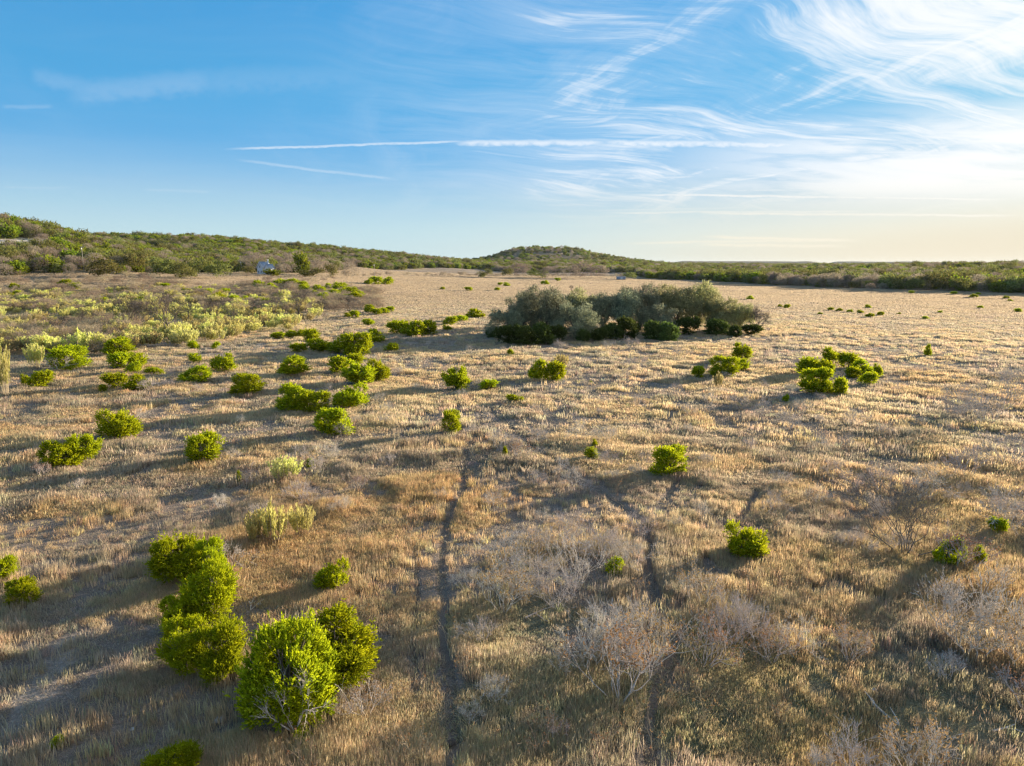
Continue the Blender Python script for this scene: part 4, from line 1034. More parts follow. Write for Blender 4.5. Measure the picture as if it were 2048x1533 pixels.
# ------------------------------------------------------------------ oak grove
OAK = [tree_meshes('oak', 150 + i, 1.0 * 10, 10.0, 1700, .30, M_OAK, per=8, gap=.25 if i % 2 else .38, base_z=-.04, lobes_n=16) for i in range(4)]
GR = [(1018, 676, 74, 66, 'shaded live oak at the left end of the grove'), (1045, 668, 70, 82, 'live oak with a thin see-through top, second from the left end of the grove'), (1090, 674, 96, 88, 'broad blue grey live oak in the left part of the grove'),
      (1122, 664, 90, 82, 'tall live oak with a leafy dome in the left part of the grove'), (1160, 662, 76, 76, 'yellower live oak between the dome topped one and the dark trunks'), (1150, 680, 80, 66, 'low drooping live oak at the front of the grove'),
      (1205, 664, 86, 82, 'dark trunked live oak near the middle of the grove'), (1240, 666, 84, 84, 'live oak with several upright trunks in the middle of the grove'), (1280, 662, 84, 76, 'live oak with a pale crown right of the middle of the grove'),
      (1315, 668, 76, 66, 'twiggy grey live oak in the dip of the grove'), (1352, 660, 92, 86, 'tallest live oak, leaning trunks showing, in the right part of the grove'), (1395, 658, 76, 84, 'live oak with a high tuft, right of the tallest'),
      (1418, 662, 70, 74, 'open branched live oak in the right part of the grove'), (1450, 664, 66, 66, 'thin live oak next to the bare trees at the right end of the grove'), (1480, 664, 50, 50, 'small live oak among bare limbs at the right end of the grove'),
      (1068, 655, 70, 72, 'live oak standing behind the left part of the grove'), (1260, 652, 70, 70, 'live oak standing behind the middle of the grove')]
OAKO = []
for cr, tr in OAK:
    m2 = cr.copy(); m2.materials[0] = M_OAKO; OAKO.append((m2, tr))
for i, (x, y, w_, h_, lab) in enumerate(GR):
    cr, tr = (OAKO if x > 1330 or i == 4 else OAK)[i % 4]
    p = P(x, y); W, Hh = size_at(p, w_ * 1.02, h_ * (1.20 + .12 * ((i * 7) % 3 - 1)), y)
    o = bpy.data.objects.new('live_oak', None); col.objects.link(o); o.location = (p[0], p[1], float(hbase(p[0], p[1]))); o.scale = (W / 10, W / 10, Hh / 9.2); o.rotation_euler = (0, 0, rng.random() * 6.28)
    o['label'] = lab; o['category'] = 'oak tree'; o['group'] = 'live oaks of the grove'
    link('crown', cr, o); link('trunk', tr, o)
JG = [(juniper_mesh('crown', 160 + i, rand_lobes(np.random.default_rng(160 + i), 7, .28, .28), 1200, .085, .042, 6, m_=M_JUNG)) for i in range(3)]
for i, (x, y, w_, h_, lab) in enumerate([
    (985, 676, 26, 20, 'small dark juniper at the far left foot of the grove'), (1018, 691, 50, 40, 'dark juniper at the left front foot of the grove'), (1050, 692, 50, 38, 'second dark juniper from the left along the grove foot'),
    (1082, 690, 46, 42, 'third dark juniper from the left along the grove foot'), (1112, 686, 40, 34, 'fourth dark juniper along the grove foot'), (1168, 686, 26, 26, 'thin blue grey shrub at the grove foot'),
    (1225, 682, 46, 34, 'dark green juniper at the middle of the grove foot'), (1255, 681, 40, 44, 'taller green juniper at the middle of the grove foot'), (1310, 682, 38, 38, 'dark half of the round juniper pair at the grove foot'),
    (1333, 683, 42, 36, 'bright half of the round juniper pair at the grove foot'), (1375, 671, 44, 36, 'green juniper under the tallest oak'), (1436, 672, 46, 32, 'green juniper under the thin oak'), (1470, 676, 28, 24, 'low green juniper under the small oak'),
    (1502, 672, 42, 22, 'bright low juniper at the right end of the grove foot'), (1195, 684, 34, 26, 'very dark juniper between the middle trunks')]):
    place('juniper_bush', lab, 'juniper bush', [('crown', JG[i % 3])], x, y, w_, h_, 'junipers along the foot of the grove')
place_real('bare_shrub', 'low dark brush pile right of the grove', 'shrub', TWG[0], 1548, 684, 12, 1.6, None, wf=2.2)

# oaks just beyond the right edge, whose shade lies over the lower right of the field
for X_, Y_, s_, lab in ((44, 46, .50, 'live oak beyond the right edge, nearer of two shading the lower right'), (60, 63, .6, 'live oak beyond the right edge, farther of two shading the lower right')):
    cr, tr = OAK[0]; o = bpy.data.objects.new('live_oak', None); col.objects.link(o); o.location = (X_, Y_, float(hbase(X_, Y_))); o.scale = (s_, s_, s_)
    o['label'] = lab; o['category'] = 'oak tree'; o['group'] = 'live oaks beyond the right edge'
    link('crown', cr, o); link('trunk', tr, o)

# ------------------------------------------------------------------ woods on the hills
TO = [tree_meshes('oak_tree', 170 + i, 8.0, 8.5, 170, .75, M_WOAK, per=6, limbs=4, lobes_n=8, base_z=.05)[0] for i in range(3)]
TJ = [juniper_mesh('woodland_juniper', 180 + i, rand_lobes(np.random.default_rng(180 + i), 5, .26, .3), 190, .17, .12, 5, m_=M_WJUN) for i in range(3)]
TB = []
for i in range(3):
    g = np.random.default_rng(190 + i); nn = 900; d = norm(g.normal(size=(nn, 3)) + [0, 0, .25]); rr = (.35 + .65 * g.random(nn) ** .6)[:, None]
    p = d * rr * [4.2, 4.2, 3.4] + [0, 0, 4.2]; V, Q = leaflets(p, norm(d + [0, 0, .5] + g.normal(size=(nn, 3)) * .4), 1.1, .16, g); V[:, 2] = np.maximum(V[:, 2], 0)
    TB.append(make_mesh('bare_woodland_tree', V, [Q], [M_WBARE], {'tone': np.repeat(.8 + .4 * g.random(nn), 4)}))
N = 100000; g9 = np.random.default_rng(99)
th = (g9.random(N) * 2 - 1) * R(46); rr = np.exp(math.log(250) + (math.log(7500) - math.log(250)) * g9.random(N) ** 1.0)
X = np.sin(th) * rr; Y = np.cos(th) * rr
weN = wood_edge(X, Y); pxN = CX + 1438 * np.tan(th); fy = rr * np.cos(th)
ok = weN > 1.0 + .03 * g9.random(N) ** 2
# density thins the near end so that spacing stays natural
spacing = np.where(rr < 1000, 6.2, 6.2 + (rr - 1000) / 220.0)
dens = 2 * R(46) * rr * rr * (math.log(7500) - math.log(250)) / N     # m2 per candidate
ok &= g9.random(N) < dens / spacing ** 2 * .95
for c0, c1, y0, y1, s in ((1400, 1660, 900, 1500, .8), (1840, 2200, 740, 1150, .85), (1560, 1860, 900, 1100, .6), (1420, 2100, 3200, 7000, .8), (960, 1120, 850, 1000, .6)):
    ins = (pxN > c0) & (pxN < c1) & (fy > y0) & (fy < y1) & (fbm(X, Y, 120, 3, 31) > .32); ok &= ~(ins & (g9.random(N) < .93))
_, _, ppN, _ = cover(X, Y); ok &= ppN < .2 + .75 * g9.random(N) ** 1.3
ok &= ~((fbm(X, Y, 75, 3, 81) < .42) & (g9.random(N) < .72) & (weN > 1.1))
X, Y, rr, th, pxN, fy = X[ok], Y[ok], rr[ok], th[ok], pxN[ok], fy[ok]; N = len(X)
bn = fbm(X, Y, 110, 3, 41); on = fbm(X, Y, 90, 3, 42); rnd = g9.random(N)
left_hill = (pxN < 560) & (fy > 360)
pj = np.where(left_hill, .72, .60); pj = np.where((pxN > 1300), .5, pj); pj = pj + .6 * (on - .5)
pb = .12 + 1.6 * np.clip(bn - .50, 0, 1) + .35 * ((pxN > 480) & (pxN < 720) & (fy < 900)) + .2 * ((pxN > 1000) & (pxN < 1260) & (fy < 1100)) + .12 * (pxN > 1500)
kind = np.where(rnd < pb, 2, np.where(g9.random(N) < pj, 0, 1))
sc = np.where(kind == 0, 5.8, np.where(kind == 1, 1.05, .85)) * (.6 + .85 * g9.random(N)) * np.where(rr > 1100, 1 + (rr - 1100) / 6000, 1)
Z = hbase(X, Y) - .3; order = np.argsort(rr)
infr = (np.abs(pxN - CX) < 1040)
LBL = {0: ('juniper_tree', 'juniper', 'dark green juniper in the woods along the far edge of the field', 'junipers in the woods beyond the field'),
       1: ('oak_tree', 'oak tree', 'olive green oak in the woods along the far edge of the field', 'oaks in the woods beyond the field'),
       2: ('leafless_tree', 'tree', 'grey brown leafless tree in the woods along the far edge of the field', 'leafless trees in the woods beyond the field')}
single = np.zeros(N, bool)
for k, src in ((0, TJ), (1, TO), (2, TB)):
    c = [i for i in order if kind[i] == k and infr[i]][:295]
    nm, cat, lab, grp = LBL[k]
    for q, i in enumerate(c):
        single[i] = True; s = float(sc[i]); sx = s * (.9 + .3 * g9.random()) if k else s * 1.1; sz = s * (.85 + .3 * g9.random())
        zx = pxN[i]; zone = 'on the left hill' if zx < 330 else ('on the slope above the farmhouse' if zx < 620 else ('on the long ridge left of the round hill' if zx < 960 else ('below the round hill' if zx < 1300 else ('in the tree line behind the grove' if zx < 1640 else 'in the tree line at the far right'))))
        zone += ', front edge' if weN[ok][i] < 1.12 else ', farther back'
        lab = {0: 'dark green juniper tree ', 1: 'olive green oak tree ', 2: 'grey brown leafless tree '}[k] + zone; grp = {0: 'junipers ', 1: 'oaks ', 2: 'leafless trees '}[k] + zone
        place_mesh(nm, lab, cat, src[q % 3], float(X[i]), float(Y[i]), (sx, sx, sz), g9.random() * 6.28, grp, dz=-.25)
# hand placed trees along the far field edge
EDGE = [(205, 556, 70, 46, 1, 'wide grey green oak alone at the foot of the left hill'), (440, 558, 46, 36, 1, 'yellow tinged oak with a short clear trunk standing before the far trees'), (392, 556, 56, 48, 1, 'tall pale green oak left of the yellow tinged one'),
        (365, 560, 44, 40, 1, 'round green oak left of the tall pale one'), (330, 556, 50, 46, 1, 'dense green oak at the foot of the left hill'), (605, 551, 26, 44, 0, 'tall narrow dark evergreen right of the white house'),
        (580, 549, 46, 40, 2, 'large leafless tree right of the white house'), (545, 553, 30, 14, 0, 'bright green low juniper in front of the white house'), (560, 551, 24, 22, 2, 'leafless tree covering the right end of the white house'), (512, 546, 44, 38, 2, 'large leafless tree left of the white house'), (640, 552, 40, 34, 2, 'round leafless tree right of the dark evergreen'), (662, 554, 26, 30, 1, 'dark oak at the end of the tree line right of the house'),
        (625, 556, 40, 22, 1, 'low dark oak in front of the leafless tree right of the house'), (498, 553, 26, 24, 1, 'small pale oak left of the white house'), (700, 558, 30, 30, 2, 'leafless tree at the left end of the far hedge line'),
        (970, 557, 26, 20, 1, 'dark round bush in the far hedge line'), (1015, 556, 22, 22, 1, 'dark evergreen at the start of the bare hedge trees'), (1075, 556, 36, 18, 1, 'low dark bush in the far hedge line, centre'),
        (1140, 557, 44, 24, 2, 'bare reddish tree in the far hedge line'), (1165, 557, 50, 32, 2, 'tallest bare reddish tree in the far hedge line'), (1200, 557, 36, 26, 2, 'bare reddish tree right of the tallest in the far hedge'), (1100, 557, 40, 22, 2, 'bare reddish tree left of the tallest in the far hedge'),
        (1260, 560, 24, 18, 1, 'pale green oak beside the small metal shed'), (1740, 583, 20, 16, 2, 'lone bare tree just in front of the far right tree line'), (1040, 550, 50, 22, 2, 'bare tree at the left of the far hedge line, behind'), (1825, 541, 9, 7, 1, 'lone round oak on a pale field far right'), (2010, 531, 10, 8, 1, 'lone round oak on the skyline far right')]
for i, (x, y, w_, h_, k, lab) in enumerate(EDGE):
    p = P(x, y); W, Hh = size_at(p, w_, h_, y); me = (TJ, TO, TB)[k][i % 3]
    dim = (1, 1) if k == 0 else (8.5, 8.0); dim = (8.4, 7.6) if k == 2 else dim
    place_mesh(LBL[k][0], lab, LBL[k][1], me, p[0], p[1], (W / dim[0], W / dim[0], Hh / dim[1]), rng.random() * 6, 'trees at the far edge of the field')
# low hedge of bare bushes along the fence of the far field
for i in range(72):
    x = 672 + i * 8.0; y = 553.5 + (i > 38) * 1.5; p = P(x, y); s = .6 + .7 * g9.random()
    if g9.random() < .15: continue
    place_mesh('hedge_bush', 'dark leafless bush in the long hedge row across the far field', 'bush', THK[i % 4], p[0], p[1] + g9.normal() * 4, (s * 1.8, s * 1.8, s * 1.4), g9.random() * 6, 'bushes of the hedge row across the far field')

# ------------------------------------------------------------------ instanced masses (one object each)
PROTO = bpy.data.collections.new('sources')      # never linked to the scene


def scatter(name, protos, pos, idx, rot, scl, tint, label, category):
    nonlocal_col = bpy.data.collections.new(name + '_sources')
    for i, me in enumerate(protos):
        o = bpy.data.objects.new(f'{name}_{i:02d}_source', me); nonlocal_col.objects.link(o)
    n = len(pos); me = bpy.data.meshes.new(name); me.vertices.add(n); me.vertices.foreach_set('co', np.asarray(pos, np.float32).ravel())
    a = me.attributes.new('pick', 'INT', 'POINT'); a.data.foreach_set('value', np.asarray(idx, np.int32))
    a = me.attributes.new('turn', 'FLOAT_VECTOR', 'POINT'); a.data.foreach_set('vector', np.asarray(rot, np.float32).ravel())
    a = me.attributes.new('size', 'FLOAT_VECTOR', 'POINT'); a.data.foreach_set('vector', np.asarray(scl, np.float32).ravel())
    a = me.attributes.new('tint', 'FLOAT_VECTOR', 'POINT'); a.data.foreach_set('vector', np.asarray(tint, np.float32).ravel())
    me.update()
    o = link(name, me, kind='stuff', label=label, category=category)
    ng = bpy.data.node_groups.new(name + '_scatter', 'GeometryNodeTree')
    ng.interface.new_socket('Geometry', in_out='INPUT', socket_type='NodeSocketGeometry'); ng.interface.new_socket('Geometry', in_out='OUTPUT', socket_type='NodeSocketGeometry')
    N_, L_ = ng.nodes, ng.links
    gi = N_.new('NodeGroupInput'); go = N_.new('NodeGroupOutput'); ci = N_.new('GeometryNodeCollectionInfo'); ci.inputs['Collection'].default_value = nonlocal_col
    ci.inputs['Separate Children'].default_value = True; ci.inputs['Reset Children'].default_value = True
    ip = N_.new('GeometryNodeInstanceOnPoints'); ip.inputs['Pick Instance'].default_value = True

    def na_(nm, ty):
        q = N_.new('GeometryNodeInputNamedAttribute'); q.data_type = ty; q.inputs['Name'].default_value = nm; return q.outputs[0]
    L_.new(gi.outputs[0], ip.inputs['Points']); L_.new(ci.outputs[0], ip.inputs['Instance']); L_.new(na_('pick', 'INT'), ip.inputs['Instance Index'])
    L_.new(na_('turn', 'FLOAT_VECTOR'), ip.inputs['Rotation']); L_.new(na_('size', 'FLOAT_VECTOR'), ip.inputs['Scale']); L_.new(ip.outputs[0], go.inputs[0])
    md_ = o.modifiers.new('scatter', 'NODES'); md_.node_group = ng
    return o


rest = ~single; n = int(rest.sum()); kk = kind[rest]; s = sc[rest]; gg = np.random.default_rng(5)
flat = np.where(kk == 0, 1.1, 1.15)
scatter('woodland', TJ + TO + TB, np.c_[X[rest], Y[rest], Z[rest]], kk * 3 + gg.integers(0, 3, n), np.c_[np.zeros(n), np.zeros(n), gg.random(n) * 6.28],
        np.c_[s * flat, s * flat, s * (.8 + .35 * gg.random(n))], np.ones((n, 3)), 'dense woods of juniper, oak and bare trees covering the far hills', 'woods')
print('woodland', n)

# ---- brush between the countable shrubs of the scrub
gq = np.random.default_rng(314); nq = 9000; tq = (gq.random(nq) * (.10 + .72) - .72); rq = 165 + 200 * gq.random(nq); Xq = np.sin(tq) * rq; Yq = np.cos(tq) * rq
yq = yellow_scrub(Xq, Yq); pq = CX + 1438 * np.tan(tq); back = (rq > 225) & (pq < 760) & (wood_edge(Xq, Yq) < 1)
bq = sstep(fbm(Xq, Yq, 18, 3, 71), .42, .6) * back; isy = gq.random(nq) < yq * .36; isb = ~isy & (gq.random(nq) < bq * .42)
kq = isy | isb; nk = int(kq.sum()); iy = isy[kq]
szq = np.where(iy, 1.3 + 1.5 * gq.random(nk), .75 + .5 * gq.random(nk)); wq = szq * (1.0 + .5 * gq.random(nk))
scatter('undergrowth', [m_[0] for m_ in BP2[:3]] + THK[:3], np.c_[Xq[kq], Yq[kq], hbase(Xq[kq], Yq[kq])], np.where(iy, 0, 3) + gq.integers(0, 3, nk), np.c_[np.zeros(nk), np.zeros(nk), gq.random(nk) * 6.28],
        np.c_[wq, wq, szq * np.where(iy, 1, .75)], np.ones((nk, 3)), 'pale yellow and brown brush filling the left hand scrub below the hill', 'brush')
print('brush', nk)

# ---- grass
def blades(seed, n, rad_, h, w_, lean, flat_=0.0, seedhead=False):
    g = np.random.default_rng(seed); an = g.random(n) * 6.28; r0 = rad_ * np.sqrt(g.random(n)); p = np.c_[np.cos(an) * r0, np.sin(an) * r0, np.full(n, -.03)]
    hh = h * (.55 + .6 * g.random(n)); la = g.random(n) * 6.28; lt = lean * (.3 + g.random(n)); d = norm(np.c_[np.cos(la) * lt, np.sin(la) * lt, np.ones(n) * (1 - flat_) + .05])
    mid = p + d * hh[:, None] * .55; tip = mid + norm(d + np.c_[np.cos(la) * lt, np.sin(la) * lt, -.25 * np.ones(n)] * .6) * hh[:, None] * .45
    fa_ = g.random(n) * 3.14; s_ = np.c_[np.cos(fa_), np.sin(fa_), np.zeros(n)] * w_ * .5 * (.6 + .8 * g.random(n))[:, None]
    V = np.stack([p - s_ * .7, p + s_ * .7, mid + s_, mid - s_, tip], 1).reshape(-1, 3); b = np.arange(n)[:, None] * 5
    return V, b + [0, 1, 2, 3], b + [3, 2, 4], np.repeat(.72 + .55 * g.random(n), 5)


def grass_mesh(nm, *a, **k):
    V, q, t, tone = blades(*a, **k); return make_mesh(nm, V, [q, t], [M_GRASS], {'tone': tone})


GP = [grass_mesh('tall_grass', 200 + i, 32, .27, .50, .017, .15) for i in range(3)]                # 0-2 near tall clump
GP += [grass_mesh('short_grass', 210 + i, 22, .26, .13, .022, 1.0, .5) for i in range(3)]           # 3-5 near matted
GP += [grass_mesh('mid_tall', 220 + i, 34, .55, .50, .045, .16) for i in range(3)]                  # 6-8 mid
GP += [grass_mesh('mid_short', 230 + i, 26, .7, .15, .050, 1.0, .5) for i in range(2)]               # 9-10
GP += [grass_mesh('far_grass', 240 + i, 70, 2.4, .30, .13, .25) for i in range(3)]                   # 11-13 far


def grass_tier(seed, n, r0, r1, pw, protos_tall, protos_short, hs, ptall_only=False):
    g = np.random.default_rng(seed); u_ = g.random(n); e = 2 - pw
    r = (r0 ** e + (r1 ** e - r0 ** e) * u_) ** (1 / e) if abs(e) > 1e-6 else r0 * (r1 / r0) ** u_
    t = (g.random(n) * 2 - 1) * R(44); X = np.sin(t) * r; Y = np.cos(t) * r
    tl, gr, pl, td_ = cover(X, Y); tm_ = tan_mix(X, Y); we_ = wood_edge(X, Y)
    istall = g.random(n) < (.06 + .94 * tl); keep = (td_ > np.where(istall, 1.45 + .5 * g.random(n) + .35 * (r < 34), 1.15 + .3 * g.random(n))) & (g.random(n) > pl * .9) & (we_ < 1.02)
    keep &= ~((td_ < 2.4) & istall & (g.random(n) < .6))
    straw = np.array([.62, .505, .315]); org = np.array([.55, .385, .19]); lit = np.array([.35, .305, .245]); grn = np.array([.20, .225, .09]); ylw = np.array([.62, .52, .22])
    c = straw + (org - straw) * tm_[:, None]; c = np.where(istall[:, None], c, lit + (c - lit) * .35 * g.random((n, 1)))
    gy_ = sstep(fbm(X, Y, 6, 4, 61), .45, .62)[:, None] * .6; c = c + (np.array([.38, .33, .26]) - c) * gy_
    gf = (gr * (.4 + .6 * g.random(n)))[:, None]; c = c + (np.where((g.random(n) < .22)[:, None], ylw, grn) - c) * gf * np.where(istall[:, None], .45, .95)
    c = c * (.78 + .44 * g.random((n, 1))) * (1 + .05 * g.normal(size=(n, 3)))
    far_ = sstep(r, 150, 350)[:, None]; c = c + (np.array([.47, .37, .25]) * (.80 + .25 * fbm(X, Y, 30, 3, 62)[:, None]) * (.85 + .3 * g.random((n, 1))) - c) * far_ * .8
    ys_ = yellow_scrub(X, Y)[:, None]; c = c + (np.array([.56, .52, .24]) * (.7 + .5 * g.random((n, 1))) - c) * ys_ * .65
    pv_ = fbm(X, Y, 3.2, 3, 51); hz = np.where(istall, (.6 + .45 * g.random(n)) * (.6 + .8 * sstep(pv_, .3, .68)), .7 + .7 * g.random(n)) * (1 - .45 * gr * istall)
    idx = np.where(istall, g.choice(protos_tall, n), g.choice(protos_short, n)); wd = .8 + .5 * g.random(n)
    z = hbase(X, Y) - .02; rot = np.c_[g.normal(size=n) * .07, g.normal(size=n) * .07, g.random(n) * 6.28]
    return [q[keep] for q in (np.c_[X, Y, z], idx, rot, np.c_[wd, wd, hz * hs], np.clip(c, .01, .9))]


T = [grass_tier(301, 150000, 12, 62, .75, [0, 1, 2], [3, 4, 5], 1.0), grass_tier(302, 190000, 50, 230, 1.15, [6, 7, 8], [9, 10], 1.0), grass_tier(303, 130000, 180, 900, 1.35, [11, 12, 13], [11, 12, 13], .8)]
T = [np.concatenate([t[i] for t in T]) for i in range(5)]
scatter('grass', GP, *T, 'dry tan and brown grass covering the whole field', 'grass')
print('grass', len(T[0]))

# ------------------------------------------------------------------ small things
def branch(name, label, pts, r, cat='fallen branch'):
    q = [P(*p) for p in pts]; pp3 = [[a, b, float(hbase(a, b)) + r * .6 + (.05 if 0 < i < len(q) - 1 else .0)] for i, (a, b, c) in enumerate(q)]
    a = Acc(); a.add(*tube(pp3, np.linspace(r, r * .35, len(pp3)), 6))
    g = np.random.default_rng(int(pts[0][0])); o3 = np.array(pp3)
    for i in range(1, len(o3)):
        e = o3[i] + np.array([g.normal() * .35, g.normal() * .3, .22 + .1 * g.random()]); a.add(*tube([o3[i], (o3[i] + e) / 2 + [0, 0, .04], e], [r * .4, r * .3, r * .12], 4))
    o = link(name, a.mesh(name, [M_DEAD]), label=label, category=cat)


branch('fallen_branch', 'long grey fallen branch with a bend lying in green grass at the bottom right', [(1738, 1392), (1748, 1415), (1765, 1430), (1800, 1455)], .07)
branch('fallen_branch', 'thin pale fallen branch near the bottom right corner', [(1985, 1464), (2010, 1460), (2030, 1450)], .035)
branch('fallen_branch', 'bleached curved fallen branch under the near middle thicket', [(1050, 1238), (1070, 1230), (1095, 1245)], .05)
branch('fallen_branch', 'pale fallen stick right of the rounded juniper by the second trail', [(1583, 1092), (1600, 1100), (1606, 1104)], .035)
branch('fallen_branch', 'short pale stick left of the small forked juniper', [(498, 1205), (502, 1212), (501, 1222)], .04)
branch('fallen_branch', 'pale fallen stick at the foot of the yellow plumed clump', [(545, 1103), (575, 1098), (590, 1088)], .03)
branch('fallen_branch', 'long pale leaning dead limb left of the spiky olive juniper', [(1838, 1102), (1860, 1115), (1885, 1128)], .05)
gk = np.random.default_rng(12)
for i, (x, y, s, lab) in enumerate([(465, 1524, .30, 'flat white stone at the bottom edge in grey shade'), (438, 1443, .16, 'small pale stone below the wide yellow green juniper'), (432, 1482, .14, 'small pale stone above the flat white one'), (520, 1210, .10, 'little white stone left of the forked juniper'),
                                    (1750, 1384, .12, 'white stone by the bend of the long fallen branch'), (265, 1460, .08, 'tiny pale stone in the shaded grass at the lower left'), (1105, 1150, .12, 'pale stone inside the near thicket'), (902, 1488, .16, 'dark stone lying on the long trail near the bottom')]):
    g = np.random.default_rng(400 + i); import bmesh
    bm = bmesh.new(); bmesh.ops.create_icosphere(bm, subdivisions=2, radius=1)
    for v in bm.verts:
        k = 1 + .22 * math.sin(v.co.x * 3 + i) * math.cos(v.co.y * 4 + i * 2) + g.normal() * .05; v.co = Vector((v.co.x * k * 1.2, v.co.y * k * .9, v.co.z * k * .55))
    me = bpy.data.meshes.new('stone'); bm.to_mesh(me); bm.free(); me.materials.append(M_STONE if i != 7 else M_DARKB)
    p = P(x, y); o = link('stone', me, label=lab, category='stone'); o.location = (p[0], p[1], float(hbase(p[0], p[1])) + s * .35); o.scale = (s, s, s); o.rotation_euler = (0, 0, i)


def box(x0, y0, z0, x1, y1, z1):
    V = np.array([[x, y, z] for x in (x0, x1) for y in (y0, y1) for z in (z0, z1)], float)
    return V, np.array([(0, 1, 3, 2), (4, 6, 7, 5), (0, 4, 5, 1), (2, 3, 7, 6), (0, 2, 6, 4), (1, 5, 7, 3)])


# white farmhouse seen through trees
p = P(534, 549); hz = float(hbase(p[0], p[1])); hs_, hh_ = size_at(p, 30, 26, 549)
house = link('farmhouse', None, label='white gabled farmhouse half hidden by leafless trees left of centre', category='house'); house.location = (p[0], p[1] - 2, hz); house.rotation_euler = (0, 0, R(-22)); house.scale = (hs_ / 12, hs_ / 12, hh_ / 8)


def gable(x0, x1, y0, y1, zb, zt):
    xm = (x0 + x1) / 2
    return np.array([[x0, y0, 0], [x1, y0, 0], [x1, y0, zb], [xm, y0, zt], [x0, y0, zb], [x0, y1, 0], [x1, y1, 0], [x1, y1, zb], [xm, y1, zt], [x0, y1, zb]], float)


def gable_mesh(nm, m_, *a):
    V = gable(*a); me = bpy.data.meshes.new(nm); me.from_pydata(V.tolist(), [], [(0, 1, 2, 3, 4), (5, 9, 8, 7, 6), (0, 4, 9, 5), (1, 6, 7, 2)]); me.materials.append(m_); return me


def roof_mesh(nm, x0, x1, y0, y1, zb, zt):
    xm = (x0 + x1) / 2; a = Acc(); e = .5
    for (xa, za, xb, zb2) in ((x0 - e, zb - e * .9, xm, zt), (x1 + e, zb - e * .9, xm, zt)):
        V = np.array([[xa, y0 - e, za], [xb, y0 - e, zb2], [xb, y1 + e, zb2], [xa, y1 + e, za], [xa, y0 - e, za + .18], [xb, y0 - e, zb2 + .18], [xb, y1 + e, zb2 + .18], [xa, y1 + e, za + .18]], float)
        a.add(V, np.array([(0, 1, 2, 3), (4, 7, 6, 5), (0, 4, 5, 1), (2, 6, 7, 3), (0, 3, 7, 4), (1, 5, 6, 2)]))
    return a.mesh(nm, [M_ROOF])


link('wall', gable_mesh('wall', M_WALL, -5, 1, -4, 5, 4.4, 7.6), house); link('roof', roof_mesh('roof', -5, 1, -4, 5, 4.4, 7.6), house)
link('wall', gable_mesh('wall', M_WHITE, 1.02, 5.5, -2.5, 4, 3.6, 6.2), house); link('roof', roof_mesh('roof', 1.02, 5.5, -2.5, 4, 3.6, 6.2), house)
for (x0, z0, x1, z1) in ((-5.5, 3.9, -2.0, 7.9), (1.5, 3.9, -2.0, 7.9)):
    a = Acc(); d = np.array([x1 - x0, 0, z1 - z0]); V = np.array([[x0, -4.62, z0 - .45], [x1, -4.62, z1 - .45], [x1, -4.62, z1 + .1], [x0, -4.62, z0 + .1], [x0, -4.52, z0 - .45], [x1, -4.52, z1 - .45], [x1, -4.52, z1 + .1], [x0, -4.52, z0 + .1]])
    a.add(V, np.array([(0, 1, 2, 3), (4, 7, 6, 5), (0, 4, 5, 1), (2, 6, 7, 3), (0, 3, 7, 4), (1, 5, 6, 2)])); link('bargeboard', a.mesh('bargeboard', [M_WHITE]), house)
for (x, z, y) in ((-3.6, 1.6, -4.03), (-1.0, 1.6, -4.03), (-2.2, 4.6, -4.03), (2.3, 1.4, -2.53), (4.2, 1.4, -2.53)):
    a = Acc(); a.add(*box(x - .5, y - .06, z - .7, x + .5, y, z + .7)); wf = link('window', a.mesh('window', [M_WHITE]), house)
    a = Acc(); a.add(*box(x - .4, y - .09, z - .6, x + .4, y - .062, z + .6)); link('pane', a.mesh('pane', [M_GLASS]), wf)
a = Acc(); a.add(*box(.2, 2, 5, .9, 2.7, 9)); link('chimney', a.mesh('chimney', [M_WHITE]), house)
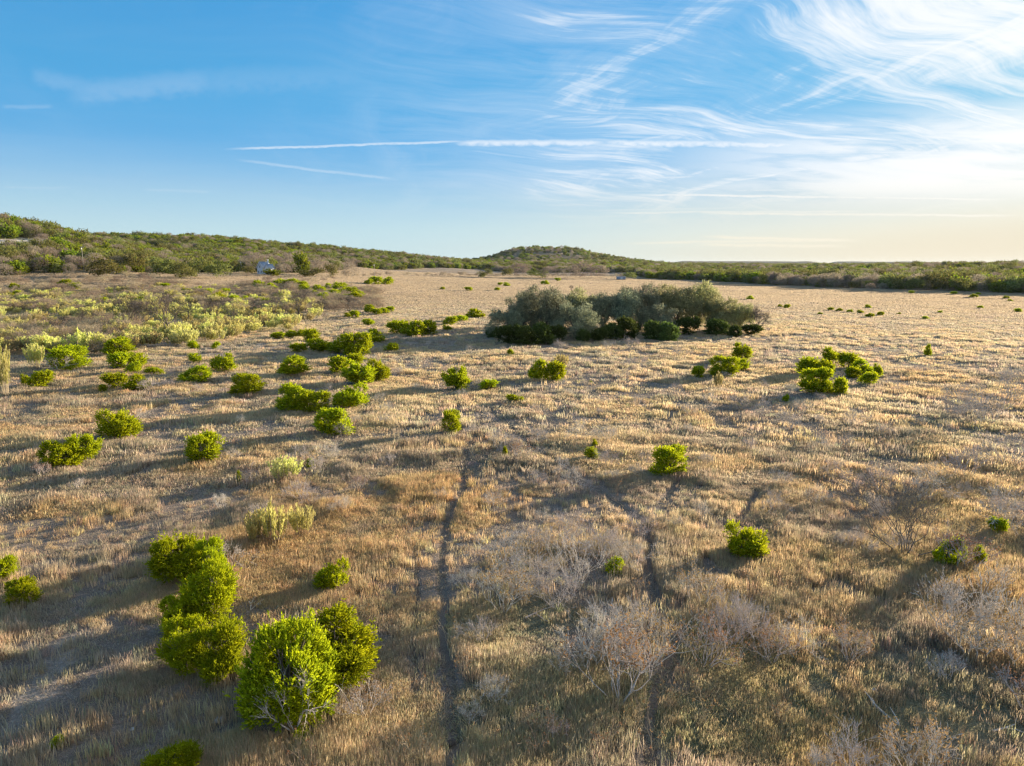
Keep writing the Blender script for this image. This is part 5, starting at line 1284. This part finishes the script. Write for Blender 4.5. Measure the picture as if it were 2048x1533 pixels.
# small shed
p = P(1242, 560); ws, hs2 = size_at(p, 17, 7, 560); a = Acc(); a.add(*box(-.5, -.35, 0, .5, .35, .82))
shed = link('shed', None, label='small blue grey metal shed at the far edge of the field', category='shed'); shed.location = (p[0], p[1], float(hbase(p[0], p[1]))); shed.scale = (ws, ws * .7, hs2)
link('wall', a.mesh('wall', [M_SHED]), shed); a = Acc(); a.add(*box(-.54, -.4, .822, .54, .4, .95)); link('roof', a.mesh('roof', [M_ROOF]), shed)
a = Acc(); a.add(*box(-.1, -.375, 0, .14, -.352, .65)); link('door', a.mesh('door', [M_WHITE]), shed)
# poles
for x, y, hp, r_, lab in ((168, 545, 52, .13, 'tall pale pole standing in the trees of the left hill'), (483, 546, 24, .14, 'pole with a white cap left of the farmhouse'), (749, 556, 28, .14, 'utility pole at the far hedge row, right of the farmhouse'), (1058, 511, 10, .4, 'thin mast at the foot of the round hill')):
    p = P(x, y); _, hh = size_at(p, 1, hp, y); o = link('utility_pole', None, label=lab, category='pole'); o.location = (p[0], p[1], float(hbase(p[0], p[1])))
    a = Acc(); a.add(*tube([[0, 0, -.5], [0, 0, hh * .5], [0, 0, hh]], [r_, r_ * .85, r_ * .7], 8)); link('pole', a.mesh('pole', [M_POLE]), o)
    a = Acc(); a.add(*box(-1.1, -.09, hh - .55, 1.1, .09, hh - .35)); link('crossarm', a.mesh('crossarm', [M_POLE]), o)
    a = Acc(); a.add(*tube([[0, -.3, hh - 1.5], [0, -.3, hh - .8]], [.22, .22], 8)); link('transformer', a.mesh('transformer', [M_WHITE]), o)

# ------------------------------------------------------------------ air
V, Q = box(-13500, -3000, -2.0, 13500, 13800, 95.0)
mh_ = bpy.data.materials.new('haze'); mh_.use_nodes = True; w = NT(mh_.node_tree); w.n.clear(); out = w.node('ShaderNodeOutputMaterial')
pv = w.node('ShaderNodeVolumePrincipled'); pv.inputs['Density'].default_value = 1.3e-5; pv.inputs['Color'].default_value = (.72, .85, 1, 1); pv.inputs['Anisotropy'].default_value = .1
w.l.new(pv.outputs[0], out.inputs['Volume'])
link('haze', make_mesh('haze', V, [Q], [mh_]), kind='stuff')
